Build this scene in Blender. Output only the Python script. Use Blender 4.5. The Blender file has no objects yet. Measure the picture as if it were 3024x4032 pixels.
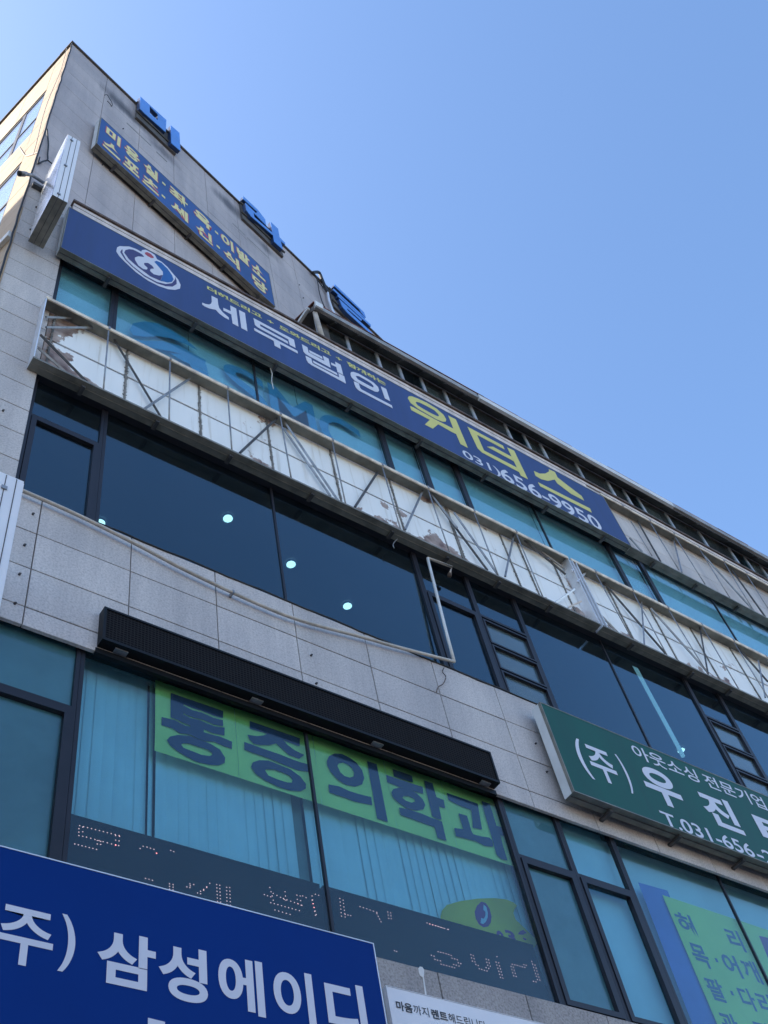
import bpy, bmesh, math, random
from mathutils import Matrix, Vector, geometry
random.seed(7)
SC = bpy.context.scene
COL = SC.collection

# ------------------------------------------------------------------ camera
FPX, CX, CY = 4287.08, 1512.0, 2016.0           # focal length and centre in photo pixels
RX = (0.8119962, 0.38706474, 0.43685588)        # facade direction in the camera's frame (right, down, forward)
RU = (-0.15882476, -0.57369702, 0.80352127)     # up
RN = (0.56163766, -0.72183975, -0.40436434)     # out of the facade
U = 5.0                                          # metres from the camera to the facade
EYE = Vector((0, -U, 1.6))
def wdir(a, b, c):
    return Vector((RX[0]*a+RX[1]*b+RX[2]*c, -(RN[0]*a+RN[1]*b+RN[2]*c), RU[0]*a+RU[1]*b+RU[2]*c))
cam = bpy.data.cameras.new('camera'); cam_o = bpy.data.objects.new('camera', cam); COL.objects.link(cam_o)
cr, cd, cf = wdir(1, 0, 0), wdir(0, 1, 0), wdir(0, 0, 1)
M = Matrix.Identity(4)
for i in range(3):
    M[i][0] = cr[i]; M[i][1] = -cd[i]; M[i][2] = -cf[i]; M[i][3] = EYE[i]
cam_o.matrix_world = M
cam.sensor_fit = 'VERTICAL'; cam.sensor_height = 24.0; cam.lens = FPX/4032*24.0
cam.clip_start = 0.05; cam.clip_end = 2000
SC.camera = cam_o

# ------------------------------------------------------------------ light
SUN_EL = math.radians(43); SUN_AZ = Vector((-0.82, 0.57)).normalized()
w = bpy.data.worlds.new('World'); SC.world = w; w.use_nodes = True
wn = w.node_tree.nodes; wl = w.node_tree.links
sky = wn.new('ShaderNodeTexSky'); sky.sky_type = 'NISHITA'; sky.sun_disc = False
sky.sun_elevation = SUN_EL; sky.sun_rotation = math.atan2(SUN_AZ.x, SUN_AZ.y)
sky.air_density = 1.0; sky.dust_density = 1.3; sky.ozone_density = 2.0; sky.altitude = 50
bg = wn['Background']; bg.inputs['Strength'].default_value = 0.13
hs = wn.new('ShaderNodeHueSaturation'); hs.inputs['Saturation'].default_value = 1.10; hs.inputs['Hue'].default_value = 0.500     # the phone's vivid rendering of a clear sky
wl.new(sky.outputs[0], hs.inputs['Color']); wl.new(hs.outputs[0], bg.inputs[0])
sun = bpy.data.lights.new('sun', 'SUN'); sun.energy = 2.7; sun.angle = math.radians(0.5); sun.color = (1.0, 0.90, 0.74)
sun_o = bpy.data.objects.new('sun', sun); COL.objects.link(sun_o)
sd = Vector((SUN_AZ.x*math.cos(SUN_EL), SUN_AZ.y*math.cos(SUN_EL), math.sin(SUN_EL)))
sun_o.rotation_euler = sd.to_track_quat('Z', 'Y').to_euler(); sun_o.location = (-20, 20, 40)
vs = SC.view_settings
vs.view_transform = 'Standard'; vs.look = 'None'; vs.gamma = 1.0; vs.use_curve_mapping = False; vs.exposure = 1.55
SC.cycles.max_bounces = 10; SC.cycles.transparent_max_bounces = 16
SC.cycles.use_denoising = True

# ------------------------------------------------------------------ planes: photo pixel -> point
def pixray(u, v):
    return wdir(u-CX, v-CY, FPX)
A = math.radians(13.82)
class Plane:
    """upright plane through o, running along the unit vector d; off = distance out towards the street"""
    def __init__(s, o, d):
        s.o = Vector((o[0], o[1], 0)); s.d = Vector((d[0], d[1], 0)); s.n = Vector((d[1], -d[0], 0))
    def px(s, u, v, off=0.0):
        r = pixray(u, v); p0 = s.o + s.n*off
        t = (p0-EYE).dot(s.n)/r.dot(s.n); p = EYE + r*t
        return (p-s.o).dot(s.d), p.z
    def w(s, a, z, off=0.0):
        p = s.o + s.d*a + s.n*off
        return Vector((p.x, p.y, z))
FR = Plane((0, 0), (1, 0))                                     # street facade, a = world x
TW = Plane((0.15*U, 0), (math.cos(A), math.sin(A)))            # tower wall, turned 13.8 degrees
LF = Plane((0.15*U, 0), (math.sin(A), -math.cos(A)))           # side wall round the corner, a runs negative going back
def X(u): return U*u
def Z(u): return U*u+1.6
def crop(x0, y0, wd):
    k = wd/1659.0
    return lambda x, y: (x0+x*k, y0+y*k)
cA = crop(0, 2400, 1000); cB = crop(900, 2400, 1100); cC = crop(900, 3200, 1100); cD = crop(1900, 3000, 1124)
cE = crop(1700, 2200, 1324); cF = crop(1700, 1400, 1324); cG = crop(0, 900, 1000); cH = crop(800, 1500, 1000)
cI = crop(0, 0, 1000); cK = crop(0, 1800, 1000); cL = crop(0, 3200, 1000); cM = crop(0, 600, 500); cN = crop(1100, 1050, 500)
cO = crop(350, 430, 750); cP = crop(0, 150, 500); cQ = crop(500, 350, 700); cR = crop(2100, 2050, 924); cS = crop(450, 1200, 1100)
cT1 = crop(550, 2640, 750); cT2 = crop(1250, 2900, 800); cU = crop(700, 1100, 900); cU4 = crop(1550, 1500, 900)
cV1 = crop(780, 1140, 400); cV2 = crop(1170, 1330, 400); cV3 = crop(1590, 1540, 500); cX4 = crop(1690, 3500, 500)
cX5 = crop(2550, 3450, 474); cW = crop(1480, 3780, 600); cGR = crop(2200, 2800, 824); cBL = crop(0, 3500, 900); cEM = crop(400, 900, 400)

# ------------------------------------------------------------------ materials
MATS = {}
def nodes(name):
    m = bpy.data.materials.new(name); m.use_nodes = True
    nt = m.node_tree; b = nt.nodes['Principled BSDF']
    MATS[name] = m
    return m, nt, b
def N_(nt, t, **kw):
    n = nt.nodes.new(t)
    for k, v in kw.items():
        if k in n.inputs: n.inputs[k].default_value = v
        else: setattr(n, k, v)
    return n
def ramp(nt, stops):
    r = nt.nodes.new('ShaderNodeValToRGB'); e = r.color_ramp.elements
    while len(e) < len(stops): e.new(0.5)
    for el, (p, c) in zip(e, stops):
        el.position = p; el.color = (c[0], c[1], c[2], 1)
    return r
def plain(name, col, rough=0.5, metal=0.0, var=0.08, scale=3.0, bump=0.0, spec=0.5, streak=False):
    """painted or metal surface with a little dirt variation"""
    m, nt, b = nodes(name)
    tc = N_(nt, 'ShaderNodeTexCoord')
    mp = N_(nt, 'ShaderNodeMapping'); nt.links.new(tc.outputs['Object'], mp.inputs[0])
    if streak: mp.inputs['Scale'].default_value = (3.0, 3.0, 0.25)
    nz = N_(nt, 'ShaderNodeTexNoise', Scale=scale, Detail=6.0, Roughness=0.65)
    nt.links.new(mp.outputs[0], nz.inputs['Vector'])
    lo = [max(0, c*(1-2.2*var)) for c in col]; hi = [min(1, c*(1+1.2*var)) for c in col]
    r = ramp(nt, [(0.3, lo), (0.65, hi)]); nt.links.new(nz.outputs['Fac'], r.inputs[0])
    nt.links.new(r.outputs[0], b.inputs['Base Color'])
    rr = N_(nt, 'ShaderNodeMapRange'); rr.inputs[3].default_value = max(0.02, rough-0.08); rr.inputs[4].default_value = min(1, rough+0.12)
    nt.links.new(nz.outputs['Fac'], rr.inputs[0]); nt.links.new(rr.outputs[0], b.inputs['Roughness'])
    b.inputs['Metallic'].default_value = metal; b.inputs['Specular IOR Level'].default_value = spec
    if bump:
        bp = N_(nt, 'ShaderNodeBump', Strength=bump, Distance=0.01); n2 = N_(nt, 'ShaderNodeTexNoise', Scale=scale*12, Detail=4.0)
        nt.links.new(tc.outputs['Object'], n2.inputs['Vector']); nt.links.new(n2.outputs['Fac'], bp.inputs['Height']); nt.links.new(bp.outputs[0], b.inputs['Normal'])
    return m
def granite(name, base, speck=0.35, dirt=0.25, vari=0.12, big=0.7, stains=()):
    """speckled stone; each panel a shade of its own, rain streaks and soot patches in place"""
    m, nt, b = nodes(name); L = nt.links
    geo = N_(nt, 'ShaderNodeNewGeometry')
    sp = N_(nt, 'ShaderNodeTexNoise', Scale=55.0, Detail=3.0, Roughness=0.7); L.new(geo.outputs['Position'], sp.inputs['Vector'])
    r1 = ramp(nt, [(0.32, [c*(1-speck) for c in base]), (0.5, base), (0.7, [min(1, c*(1+speck*0.6)) for c in base])]); L.new(sp.outputs['Fac'], r1.inputs[0])
    oi = N_(nt, 'ShaderNodeObjectInfo'); mr = N_(nt, 'ShaderNodeMapRange'); mr.inputs[3].default_value = 1-vari; mr.inputs[4].default_value = 1+vari*0.5
    L.new(oi.outputs['Random'], mr.inputs[0])
    mp = N_(nt, 'ShaderNodeMapping'); mp.inputs['Scale'].default_value = (2.2, 2.2, 0.22); L.new(geo.outputs['Position'], mp.inputs[0])
    st = N_(nt, 'ShaderNodeTexNoise', Scale=1.3, Detail=7.0, Roughness=0.68); L.new(mp.outputs[0], st.inputs['Vector'])
    r2 = ramp(nt, [(0.36, (1-dirt, 1-dirt*0.98, 1-dirt*0.9)), (0.6, (1, 1, 1))]); L.new(st.outputs['Fac'], r2.inputs[0])
    bg_ = N_(nt, 'ShaderNodeTexNoise', Scale=big, Detail=4.0); L.new(geo.outputs['Position'], bg_.inputs['Vector'])
    r3 = ramp(nt, [(0.35, (0.86, 0.86, 0.87)), (0.65, (1.05, 1.04, 1.02))]); L.new(bg_.outputs['Fac'], r3.inputs[0])
    def mul(a, c):
        x = N_(nt, 'ShaderNodeMix', data_type='RGBA', blend_type='MULTIPLY'); x.inputs[0].default_value = 1
        L.new(a, x.inputs[6]); L.new(c, x.inputs[7]); return x.outputs[2]
    o = mul(mul(mul(r1.outputs[0], r2.outputs[0]), r3.outputs[0]), mr.outputs[0])
    for (p, sx, sz, dark) in stains:                       # soot patches around the brackets of the roof letters
        vm = N_(nt, 'ShaderNodeVectorMath', operation='SUBTRACT'); L.new(geo.outputs['Position'], vm.inputs[0]); vm.inputs[1].default_value = p
        vs_ = N_(nt, 'ShaderNodeVectorMath', operation='MULTIPLY'); L.new(vm.outputs[0], vs_.inputs[0]); vs_.inputs[1].default_value = (1/sx, 1/sx, 1/sz)
        ln = N_(nt, 'ShaderNodeVectorMath', operation='LENGTH'); L.new(vs_.outputs[0], ln.inputs[0])
        ad = N_(nt, 'ShaderNodeMath', operation='MULTIPLY_ADD'); L.new(st.outputs['Fac'], ad.inputs[0]); ad.inputs[1].default_value = 1.4; L.new(ln.outputs['Value'], ad.inputs[2])
        r4 = ramp(nt, [(0.55, (dark, dark, dark*1.03)), (1.0, (1, 1, 1))])
        sc_ = N_(nt, 'ShaderNodeMath', operation='MULTIPLY'); L.new(ad.outputs[0], sc_.inputs[0]); sc_.inputs[1].default_value = 0.55
        L.new(sc_.outputs[0], r4.inputs[0]); o = mul(o, r4.outputs[0])
    L.new(o, b.inputs['Base Color']); b.inputs['Roughness'].default_value = 0.62
    bp = N_(nt, 'ShaderNodeBump', Strength=0.12, Distance=0.004); L.new(sp.outputs['Fac'], bp.inputs['Height']); L.new(bp.outputs[0], b.inputs['Normal'])
    return m
def glass(name, tint, f0=0.045, rough=0.0, refl=(1, 1, 1), haze=None):
    """tinted window glass: transparent body, Schlick reflection on each face, optional film of dust"""
    m, nt, b = nodes(name); L = nt.links; nt.nodes.remove(b)
    out = nt.nodes['Material Output']
    g = N_(nt, 'ShaderNodeNewGeometry')
    dp = N_(nt, 'ShaderNodeVectorMath', operation='DOT_PRODUCT'); L.new(g.outputs['Normal'], dp.inputs[0]); L.new(g.outputs['Incoming'], dp.inputs[1])
    ab = N_(nt, 'ShaderNodeMath', operation='ABSOLUTE'); L.new(dp.outputs['Value'], ab.inputs[0])
    om = N_(nt, 'ShaderNodeMath', operation='SUBTRACT'); om.inputs[0].default_value = 1; L.new(ab.outputs[0], om.inputs[1])
    pw = N_(nt, 'ShaderNodeMath', operation='POWER'); L.new(om.outputs[0], pw.inputs[0]); pw.inputs[1].default_value = 5
    ma = N_(nt, 'ShaderNodeMath', operation='MULTIPLY_ADD'); L.new(pw.outputs[0], ma.inputs[0]); ma.inputs[1].default_value = 1-f0; ma.inputs[2].default_value = f0
    tr = N_(nt, 'ShaderNodeBsdfTransparent'); tr.inputs[0].default_value = (*tint, 1)
    gl = N_(nt, 'ShaderNodeBsdfGlossy'); gl.inputs['Color'].default_value = (*refl, 1); gl.inputs['Roughness'].default_value = rough
    mx = N_(nt, 'ShaderNodeMixShader'); L.new(ma.outputs[0], mx.inputs[0]); L.new(tr.outputs[0], mx.inputs[1]); L.new(gl.outputs[0], mx.inputs[2])
    last = mx.outputs[0]
    if haze:
        nz = N_(nt, 'ShaderNodeTexNoise', Scale=1.7, Detail=5.0); L.new(g.outputs['Position'], nz.inputs['Vector'])
        mr = N_(nt, 'ShaderNodeMapRange'); mr.inputs[1].default_value = 0.35; mr.inputs[2].default_value = 0.7; mr.inputs[3].default_value = haze[1]*0.4; mr.inputs[4].default_value = haze[1]
        L.new(nz.outputs['Fac'], mr.inputs[0])
        df = N_(nt, 'ShaderNodeBsdfDiffuse'); df.inputs[0].default_value = (*haze[0], 1)
        m2 = N_(nt, 'ShaderNodeMixShader'); L.new(mr.outputs[0], m2.inputs[0]); L.new(last, m2.inputs[1]); L.new(df.outputs[0], m2.inputs[2]); last = m2.outputs[0]
    L.new(last, out.inputs['Surface'])
    return m
def peeling(name):
    """white painted sheet with brown weathered patches and drip marks"""
    m, nt, b = nodes(name); L = nt.links
    g = N_(nt, 'ShaderNodeNewGeometry')
    n1 = N_(nt, 'ShaderNodeTexNoise', Scale=1.15, Detail=9.0, Roughness=0.62); n1.inputs['Distortion'].default_value = 0.25
    L.new(g.outputs['Position'], n1.inputs['Vector'])
    mp = N_(nt, 'ShaderNodeMapping'); mp.inputs['Scale'].default_value = (9, 9, 0.5); L.new(g.outputs['Position'], mp.inputs[0])
    n2 = N_(nt, 'ShaderNodeTexNoise', Scale=1.6, Detail=5.0); L.new(mp.outputs[0], n2.inputs['Vector'])
    sep = N_(nt, 'ShaderNodeSeparateXYZ'); L.new(g.outputs['Position'], sep.inputs[0])
    # paint has failed mostly along the bottom edge and round the two ends
    zb = N_(nt, 'ShaderNodeMapRange'); zb.inputs[1].default_value = Z(1.985); zb.inputs[2].default_value = Z(1.94); zb.inputs[3].default_value = 0.0; zb.inputs[4].default_value = 0.13
    L.new(sep.outputs['Z'], zb.inputs[0])
    xb = N_(nt, 'ShaderNodeMapRange'); xb.inputs[1].default_value = X(0.42); xb.inputs[2].default_value = X(0.27); xb.inputs[3].default_value = 0.0; xb.inputs[4].default_value = 0.21
    L.new(sep.outputs['X'], xb.inputs[0])
    xc = N_(nt, 'ShaderNodeMath', operation='SUBTRACT'); L.new(sep.outputs['X'], xc.inputs[0]); xc.inputs[1].default_value = X(1.24)
    xa = N_(nt, 'ShaderNodeMath', operation='ABSOLUTE'); L.new(xc.outputs[0], xa.inputs[0])
    xd = N_(nt, 'ShaderNodeMapRange'); xd.inputs[1].default_value = 1.1; xd.inputs[2].default_value = 0.2; xd.inputs[3].default_value = 0.0; xd.inputs[4].default_value = 0.075
    L.new(xa.outputs[0], xd.inputs[0])
    s = n1.outputs['Fac']
    for q in (zb, xb, xd):
        a = N_(nt, 'ShaderNodeMath', operation='ADD'); L.new(s, a.inputs[0]); L.new(q.outputs[0], a.inputs[1]); s = a.outputs[0]
    r1 = ramp(nt, [(0.63, (0, 0, 0)), (0.645, (1, 1, 1))]); L.new(s, r1.inputs[0])
    white = ramp(nt, [(0.28, (0.66, 0.64, 0.58)), (0.42, (0.87, 0.88, 0.86)), (0.7, (0.90, 0.91, 0.89))]); L.new(n2.outputs['Fac'], white.inputs[0])
    nb = N_(nt, 'ShaderNodeTexNoise', Scale=6.0, Detail=8.0); L.new(g.outputs['Position'], nb.inputs['Vector'])
    brown = ramp(nt, [(0.35, (0.15, 0.085, 0.065)), (0.52, (0.36, 0.27, 0.225)), (0.7, (0.52, 0.43, 0.38))]); L.new(nb.outputs['Fac'], brown.inputs[0])
    x = N_(nt, 'ShaderNodeMix', data_type='RGBA'); L.new(r1.outputs[0], x.inputs[0]); L.new(white.outputs[0], x.inputs[6]); L.new(brown.outputs[0], x.inputs[7])
    L.new(x.outputs[2], b.inputs['Base Color']); b.inputs['Roughness'].default_value = 0.55
    return m
def grille(name):
    """black LED module face: rows of hooded pixels too small to build"""
    m, nt, b = nodes(name); L = nt.links
    g = N_(nt, 'ShaderNodeNewGeometry'); sep = N_(nt, 'ShaderNodeSeparateXYZ'); L.new(g.outputs['Position'], sep.inputs[0])
    def saw(o, pitch):
        d = N_(nt, 'ShaderNodeMath', operation='DIVIDE'); L.new(o, d.inputs[0]); d.inputs[1].default_value = pitch
        f = N_(nt, 'ShaderNodeMath', operation='FRACT'); L.new(d.outputs[0], f.inputs[0]); return f.outputs[0]
    fx, fz = saw(sep.outputs['X'], 0.028), saw(sep.outputs['Z'], 0.024)
    gx = N_(nt, 'ShaderNodeMath', operation='GREATER_THAN'); L.new(fx, gx.inputs[0]); gx.inputs[1].default_value = 0.30
    gz = N_(nt, 'ShaderNodeMath', operation='GREATER_THAN'); L.new(fz, gz.inputs[0]); gz.inputs[1].default_value = 0.45
    mu = N_(nt, 'ShaderNodeMath', operation='MULTIPLY'); L.new(gx.outputs[0], mu.inputs[0]); L.new(gz.outputs[0], mu.inputs[1])
    r = ramp(nt, [(0.0, (0.020, 0.019, 0.020)), (1.0, (0.003, 0.003, 0.004))]); L.new(mu.outputs[0], r.inputs[0])
    L.new(r.outputs[0], b.inputs['Base Color']); b.inputs['Roughness'].default_value = 0.8; b.inputs['Specular IOR Level'].default_value = 0.1
    bp = N_(nt, 'ShaderNodeBump', Strength=0.6, Distance=0.01, invert=True); L.new(mu.outputs[0], bp.inputs['Height']); L.new(bp.outputs[0], b.inputs['Normal'])
    return m
def emit(name, col, s):
    m, nt, b = nodes(name); b.inputs['Base Color'].default_value = (*col, 1); b.inputs['Emission Color'].default_value = (*col, 1); b.inputs['Emission Strength'].default_value = s
    return m

tp = TW.w
STAINS = [(tuple(tp(0.232*U, Z(4.13))), 0.55, 0.35, 0.30), (tuple(tp(0.30*U, Z(4.10))), 0.6, 0.22, 0.4), (tuple(tp(0.43*U, Z(4.05))), 0.4, 0.3, 0.45),
          (tuple(tp(0.76*U, Z(4.16))), 0.5, 0.35, 0.3), (tuple(tp(0.95*U, Z(4.06))), 0.45, 0.28, 0.4)]
granite('tower_stone', (0.535, 0.475, 0.465), speck=0.14, dirt=0.2, vari=0.05, stains=STAINS)
granite('side_stone', (0.52, 0.375, 0.235), speck=0.12, dirt=0.10, vari=0.04)
granite('facade_granite', (0.60, 0.56, 0.54), speck=0.27, dirt=0.20, vari=0.09)
granite('lower_granite', (0.40, 0.365, 0.34), speck=0.45, dirt=0.2, vari=0.06)
granite('upper_tile', (0.66, 0.61, 0.58), speck=0.12, dirt=0.22, vari=0.07)
plain('sealant', (0.10, 0.085, 0.085), 0.9)
plain('pale_sealant', (0.44, 0.41, 0.40), 0.9)
plain('concrete', (0.30, 0.29, 0.28), 0.9, var=0.15, scale=1.0, bump=0.2)
plain('parapet_plaster', (0.68, 0.60, 0.56), 0.8, var=0.12, scale=2.0, streak=True)
plain('rust_coping', (0.10, 0.065, 0.05), 0.75, var=0.35, scale=9.0, bump=0.4)
plain('soffit_dark', (0.10, 0.092, 0.088), 0.8, var=0.3, scale=2.0)
plain('rusty_roof', (0.22, 0.075, 0.045), 0.8, var=0.4, scale=6.0)
plain('gutter_grey', (0.33, 0.33, 0.33), 0.55, var=0.2, scale=3.0)
plain('gutter_white', (0.72, 0.73, 0.72), 0.5, var=0.06)
plain('window_frame', (0.016, 0.016, 0.024), 0.42, var=0.15, spec=0.4)
plain('aluminium', (0.50, 0.53, 0.58), 0.42, metal=0.3, var=0.15)
plain('dark_aluminium', (0.035, 0.035, 0.04), 0.45, var=0.2)
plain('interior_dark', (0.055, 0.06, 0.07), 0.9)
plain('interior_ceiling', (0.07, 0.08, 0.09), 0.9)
plain('white_blind', (0.88, 0.89, 0.88), 0.85, var=0.03)
plain('frost_film', (0.36, 0.36, 0.33), 0.8, var=0.12, scale=1.2)
plain('hopper_film', (0.17, 0.175, 0.20), 0.8, var=0.12, scale=1.2)
plain('reflection_blue', (0.30, 0.38, 0.48), 0.8, var=0.15, scale=2.0)  # colour of the bluish reflection low in the rooftop panes
plain('roof_membrane', (0.16, 0.25, 0.17), 0.85, var=0.15)
glass('teal_glass', (0.63, 0.83, 0.885), haze=((0.42, 0.44, 0.44), 0.02))
glass('deep_glass', (0.34, 0.55, 0.66), f0=0.095, refl=(0.72, 0.93, 1.0), haze=((0.30, 0.33, 0.36), 0.02))
glass('clear_glass', (0.72, 0.84, 0.86), f0=0.06, haze=((0.4, 0.4, 0.4), 0.06))
plain('sign_steel', (0.22, 0.215, 0.185), 0.5, metal=0.2, var=0.2, scale=4.0)
plain('sign_side', (0.62, 0.64, 0.64), 0.5, var=0.06)
plain('beige_rail', (0.86, 0.69, 0.53), 0.5, var=0.22, scale=6.0)
plain('galvanised', (0.30, 0.31, 0.33), 0.45, metal=0.55, var=0.2, scale=8.0)
plain('dark_steel', (0.085, 0.085, 0.09), 0.6, metal=0.3, var=0.25, scale=8.0)
plain('silver_channel', (0.76, 0.78, 0.82), 0.35, metal=0.35, var=0.08)
plain('glue_strip', (0.20, 0.19, 0.175), 0.85, var=0.3, scale=12.0)
plain('sign_blue', (0.034, 0.066, 0.195), 0.5, var=0.10, scale=1.1, spec=0.3, streak=True)
plain('deep_sign_blue', (0.0, 0.032, 0.20), 0.55, var=0.03, scale=0.8, spec=0.1)
plain('mid_sign_blue', (0.034, 0.10, 0.30), 0.5, var=0.16, scale=0.8, spec=0.3)
plain('sign_green', (0.005, 0.082, 0.060), 0.5, var=0.09, scale=1.1, spec=0.3, streak=True)
plain('letter_white', (0.66, 0.68, 0.76), 0.5, var=0.02, spec=0.3)
plain('letter_yellow', (0.66, 0.62, 0.20), 0.5, var=0.03, spec=0.3)
plain('letter_pale_yellow', (0.82, 0.72, 0.34), 0.5, var=0.03, spec=0.3)
plain('letter_red', (0.50, 0.06, 0.10), 0.5, var=0.03)
plain('letter_black', (0.02, 0.02, 0.025), 0.5, var=0.03)
plain('emblem_purple', (0.045, 0.04, 0.15), 0.5, var=0.03)
plain('emblem_blue', (0.01, 0.11, 0.36), 0.5, var=0.03)
plain('emblem_red', (0.42, 0.05, 0.075), 0.5, var=0.03)
plain('roof_letter_blue', (0.075, 0.27, 0.74), 0.35, var=0.08, scale=2.0)
plain('roof_letter_dark', (0.012, 0.04, 0.13), 0.5, var=0.1)
plain('banner_green', (0.93, 0.98, 0.24), 0.8, var=0.05, scale=2.0)
plain('banner_letter', (0.045, 0.06, 0.13), 0.8, var=0.03)
plain('banner_letter_soft', (0.13, 0.20, 0.30), 0.8, var=0.03)
plain('poster_violet', (0.17, 0.24, 0.62), 0.8, var=0.08, scale=1.5)
plain('board_olive', (0.96, 0.58, 0.05), 0.6, var=0.08, scale=2.0)
plain('board_purple', (0.34, 0.05, 0.22), 0.6, var=0.05)
plain('window_film_blue', (0.19, 0.46, 0.66), 0.7, var=0.05)
plain('led_black', (0.008, 0.014, 0.018), 0.7, var=0.1, spec=0.1)
plain('led_frame', (0.006, 0.007, 0.009), 0.5, var=0.1, spec=0.25)
plain('white_plastic', (0.70, 0.69, 0.66), 0.45, var=0.08, scale=4.0)
plain('pipe_beige', (0.52, 0.47, 0.41), 0.5, var=0.15, scale=5.0)
plain('cable_black', (0.015, 0.015, 0.016), 0.6, var=0.1)
plain('cable_grey', (0.32, 0.30, 0.28), 0.6, var=0.1)
plain('sign_white', (0.80, 0.81, 0.84), 0.4, var=0.02)
plain('sign_mirror', (0.62, 0.66, 0.72), 0.18, metal=0.75, var=0.05)
plain('asphalt', (0.05, 0.05, 0.052), 0.9, var=0.2, bump=0.5)
plain('paving', (0.26, 0.25, 0.24), 0.85, var=0.15, bump=0.3)
plain('kerb_stone', (0.38, 0.37, 0.36), 0.8, var=0.1)
plain('render_wall', (0.42, 0.40, 0.37), 0.85, var=0.1)
peeling('peeling_white'); grille('led_grille')
emit('led_glow', (1.0, 0.40, 0.36), 0.75)
emit('lamp_glow', (1.0, 0.84, 0.66), 2.2)
emit('added_pipe_glow', (1.0, 1.0, 0.92), 0.35)  # glow added to the pale inner pipe on the third floor

# ------------------------------------------------------------------ mesh helpers
class MB:
    def __init__(s): s.v = []; s.f = []
    def add(s, vs, fs):
        k = len(s.v); s.v += [tuple(p) for p in vs]; s.f += [tuple(i+k for i in f) for f in fs]; return s
    def hexa(s, p):      # 8 corners: bottom 0-3, top 4-7
        return s.add(p, [(0, 3, 2, 1), (4, 5, 6, 7), (0, 1, 5, 4), (1, 2, 6, 5), (2, 3, 7, 6), (3, 0, 4, 7)])
    def box(s, x0, x1, y0, y1, z0, z1):
        return s.hexa([(x0, y0, z0), (x1, y0, z0), (x1, y1, z0), (x0, y1, z0), (x0, y0, z1), (x1, y0, z1), (x1, y1, z1), (x0, y1, z1)])
    def pbox(s, pl, a0, a1, o0, o1, z0, z1):   # box laid along a plane: o0 back, o1 front
        w_ = pl.w
        return s.hexa([w_(a0, z0, o1), w_(a1, z0, o1), w_(a1, z0, o0), w_(a0, z0, o0), w_(a0, z1, o1), w_(a1, z1, o1), w_(a1, z1, o0), w_(a0, z1, o0)])
    def tube(s, pts, r, n=8, cap=True):
        pts = [Vector(p) for p in pts]; rings = []
        up = Vector((0, 0, 1))
        for i, p in enumerate(pts):
            a = pts[max(0, i-1)]; b = pts[min(len(pts)-1, i+1)]; t = (b-a).normalized()
            q = up if abs(t.dot(up)) < 0.95 else Vector((1, 0, 0))
            e1 = t.cross(q).normalized(); e2 = t.cross(e1).normalized()
            rr = r[i] if isinstance(r, (list, tuple)) else r
            rings.append([p+(e1*math.cos(2*math.pi*j/n)+e2*math.sin(2*math.pi*j/n))*rr for j in range(n)])
        vs_ = [q for g in rings for q in g]; fs = []
        for i in range(len(pts)-1):
            for j in range(n): fs.append((i*n+j, i*n+(j+1) % n, (i+1)*n+(j+1) % n, (i+1)*n+j))
        if cap: fs += [tuple(range(n-1, -1, -1)), tuple(range((len(pts)-1)*n, len(pts)*n))]
        return s.add(vs_, fs)
    def bar(s, p, q, wd):   # square bar
        return s.tube([p, q], wd*0.7071, 4)
    def poly(s, pl, loops, off, th):
        """flat piece cut from plane pl (loops: outer then holes, in plane coordinates), front at off, thickness th"""
        flat = [[Vector((a, z, 0)) for a, z in lp] for lp in loops]
        tris = geometry.tessellate_polygon(flat); pts = [p for lp in flat for p in lp]; n = len(pts)
        vs_ = [pl.w(p.x, p.y, off) for p in pts] + [pl.w(p.x, p.y, off-th) for p in pts]
        fs = []
        for t in tris:
            a, b, c = pts[t[0]], pts[t[1]], pts[t[2]]
            if (b-a).cross(c-a).z < 0: t = (t[0], t[2], t[1])
            fs.append(t); fs.append((t[0]+n, t[2]+n, t[1]+n))
        k = 0
        for li, lp in enumerate(flat):
            ar = sum(lp[i].x*lp[(i+1) % len(lp)].y-lp[(i+1) % len(lp)].x*lp[i].y for i in range(len(lp)))
            for i in range(len(lp)):
                a, b = k+i, k+(i+1) % len(lp)
                fs.append((a, a+n, b+n, b) if (ar > 0) == (li == 0) else (b, b+n, a+n, a))
            k += len(lp)
        return s.add(vs_, fs)
    def mesh(s, name, smooth=False):
        me = bpy.data.meshes.new(name); me.from_pydata(s.v, [], s.f); me.update()
        if smooth: me.polygons.foreach_set('use_smooth', [True]*len(me.polygons))
        return me
def link(o, parent=None):
    COL.objects.link(o)
    if parent:
        o.parent = parent
        o.matrix_parent_inverse = world_of(parent).inverted()
    return o
def world_of(o):
    m = Matrix.Translation(o.location)
    return m            # empties and meshes here are only ever translated; children keep world coordinates
def tag(o, label=None, cat=None, group=None, kind=None):
    if label: o['label'] = label
    if cat: o['category'] = cat
    if group: o['group'] = group
    if kind: o['kind'] = kind
    return o
def part(name, mb, mat, parent=None, smooth=False, label=None, kind=None):
    me = mb.mesh(name, smooth) if isinstance(mb, MB) else mb
    if not me.materials: me.materials.append(MATS[mat])
    o = bpy.data.objects.new(name, me); link(o, parent)
    return tag(o, label, kind=kind)
def thing(name, loc, label, cat, group=None):
    o = bpy.data.objects.new(name, None); o.empty_display_size = 0.2; o.location = loc; COL.objects.link(o)
    return tag(o, label, cat, group)
def single(name, mb, mat, label, cat, group=None, smooth=False):
    return tag(part(name, mb, mat, None, smooth), label, cat, group)
_panels = {}
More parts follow.
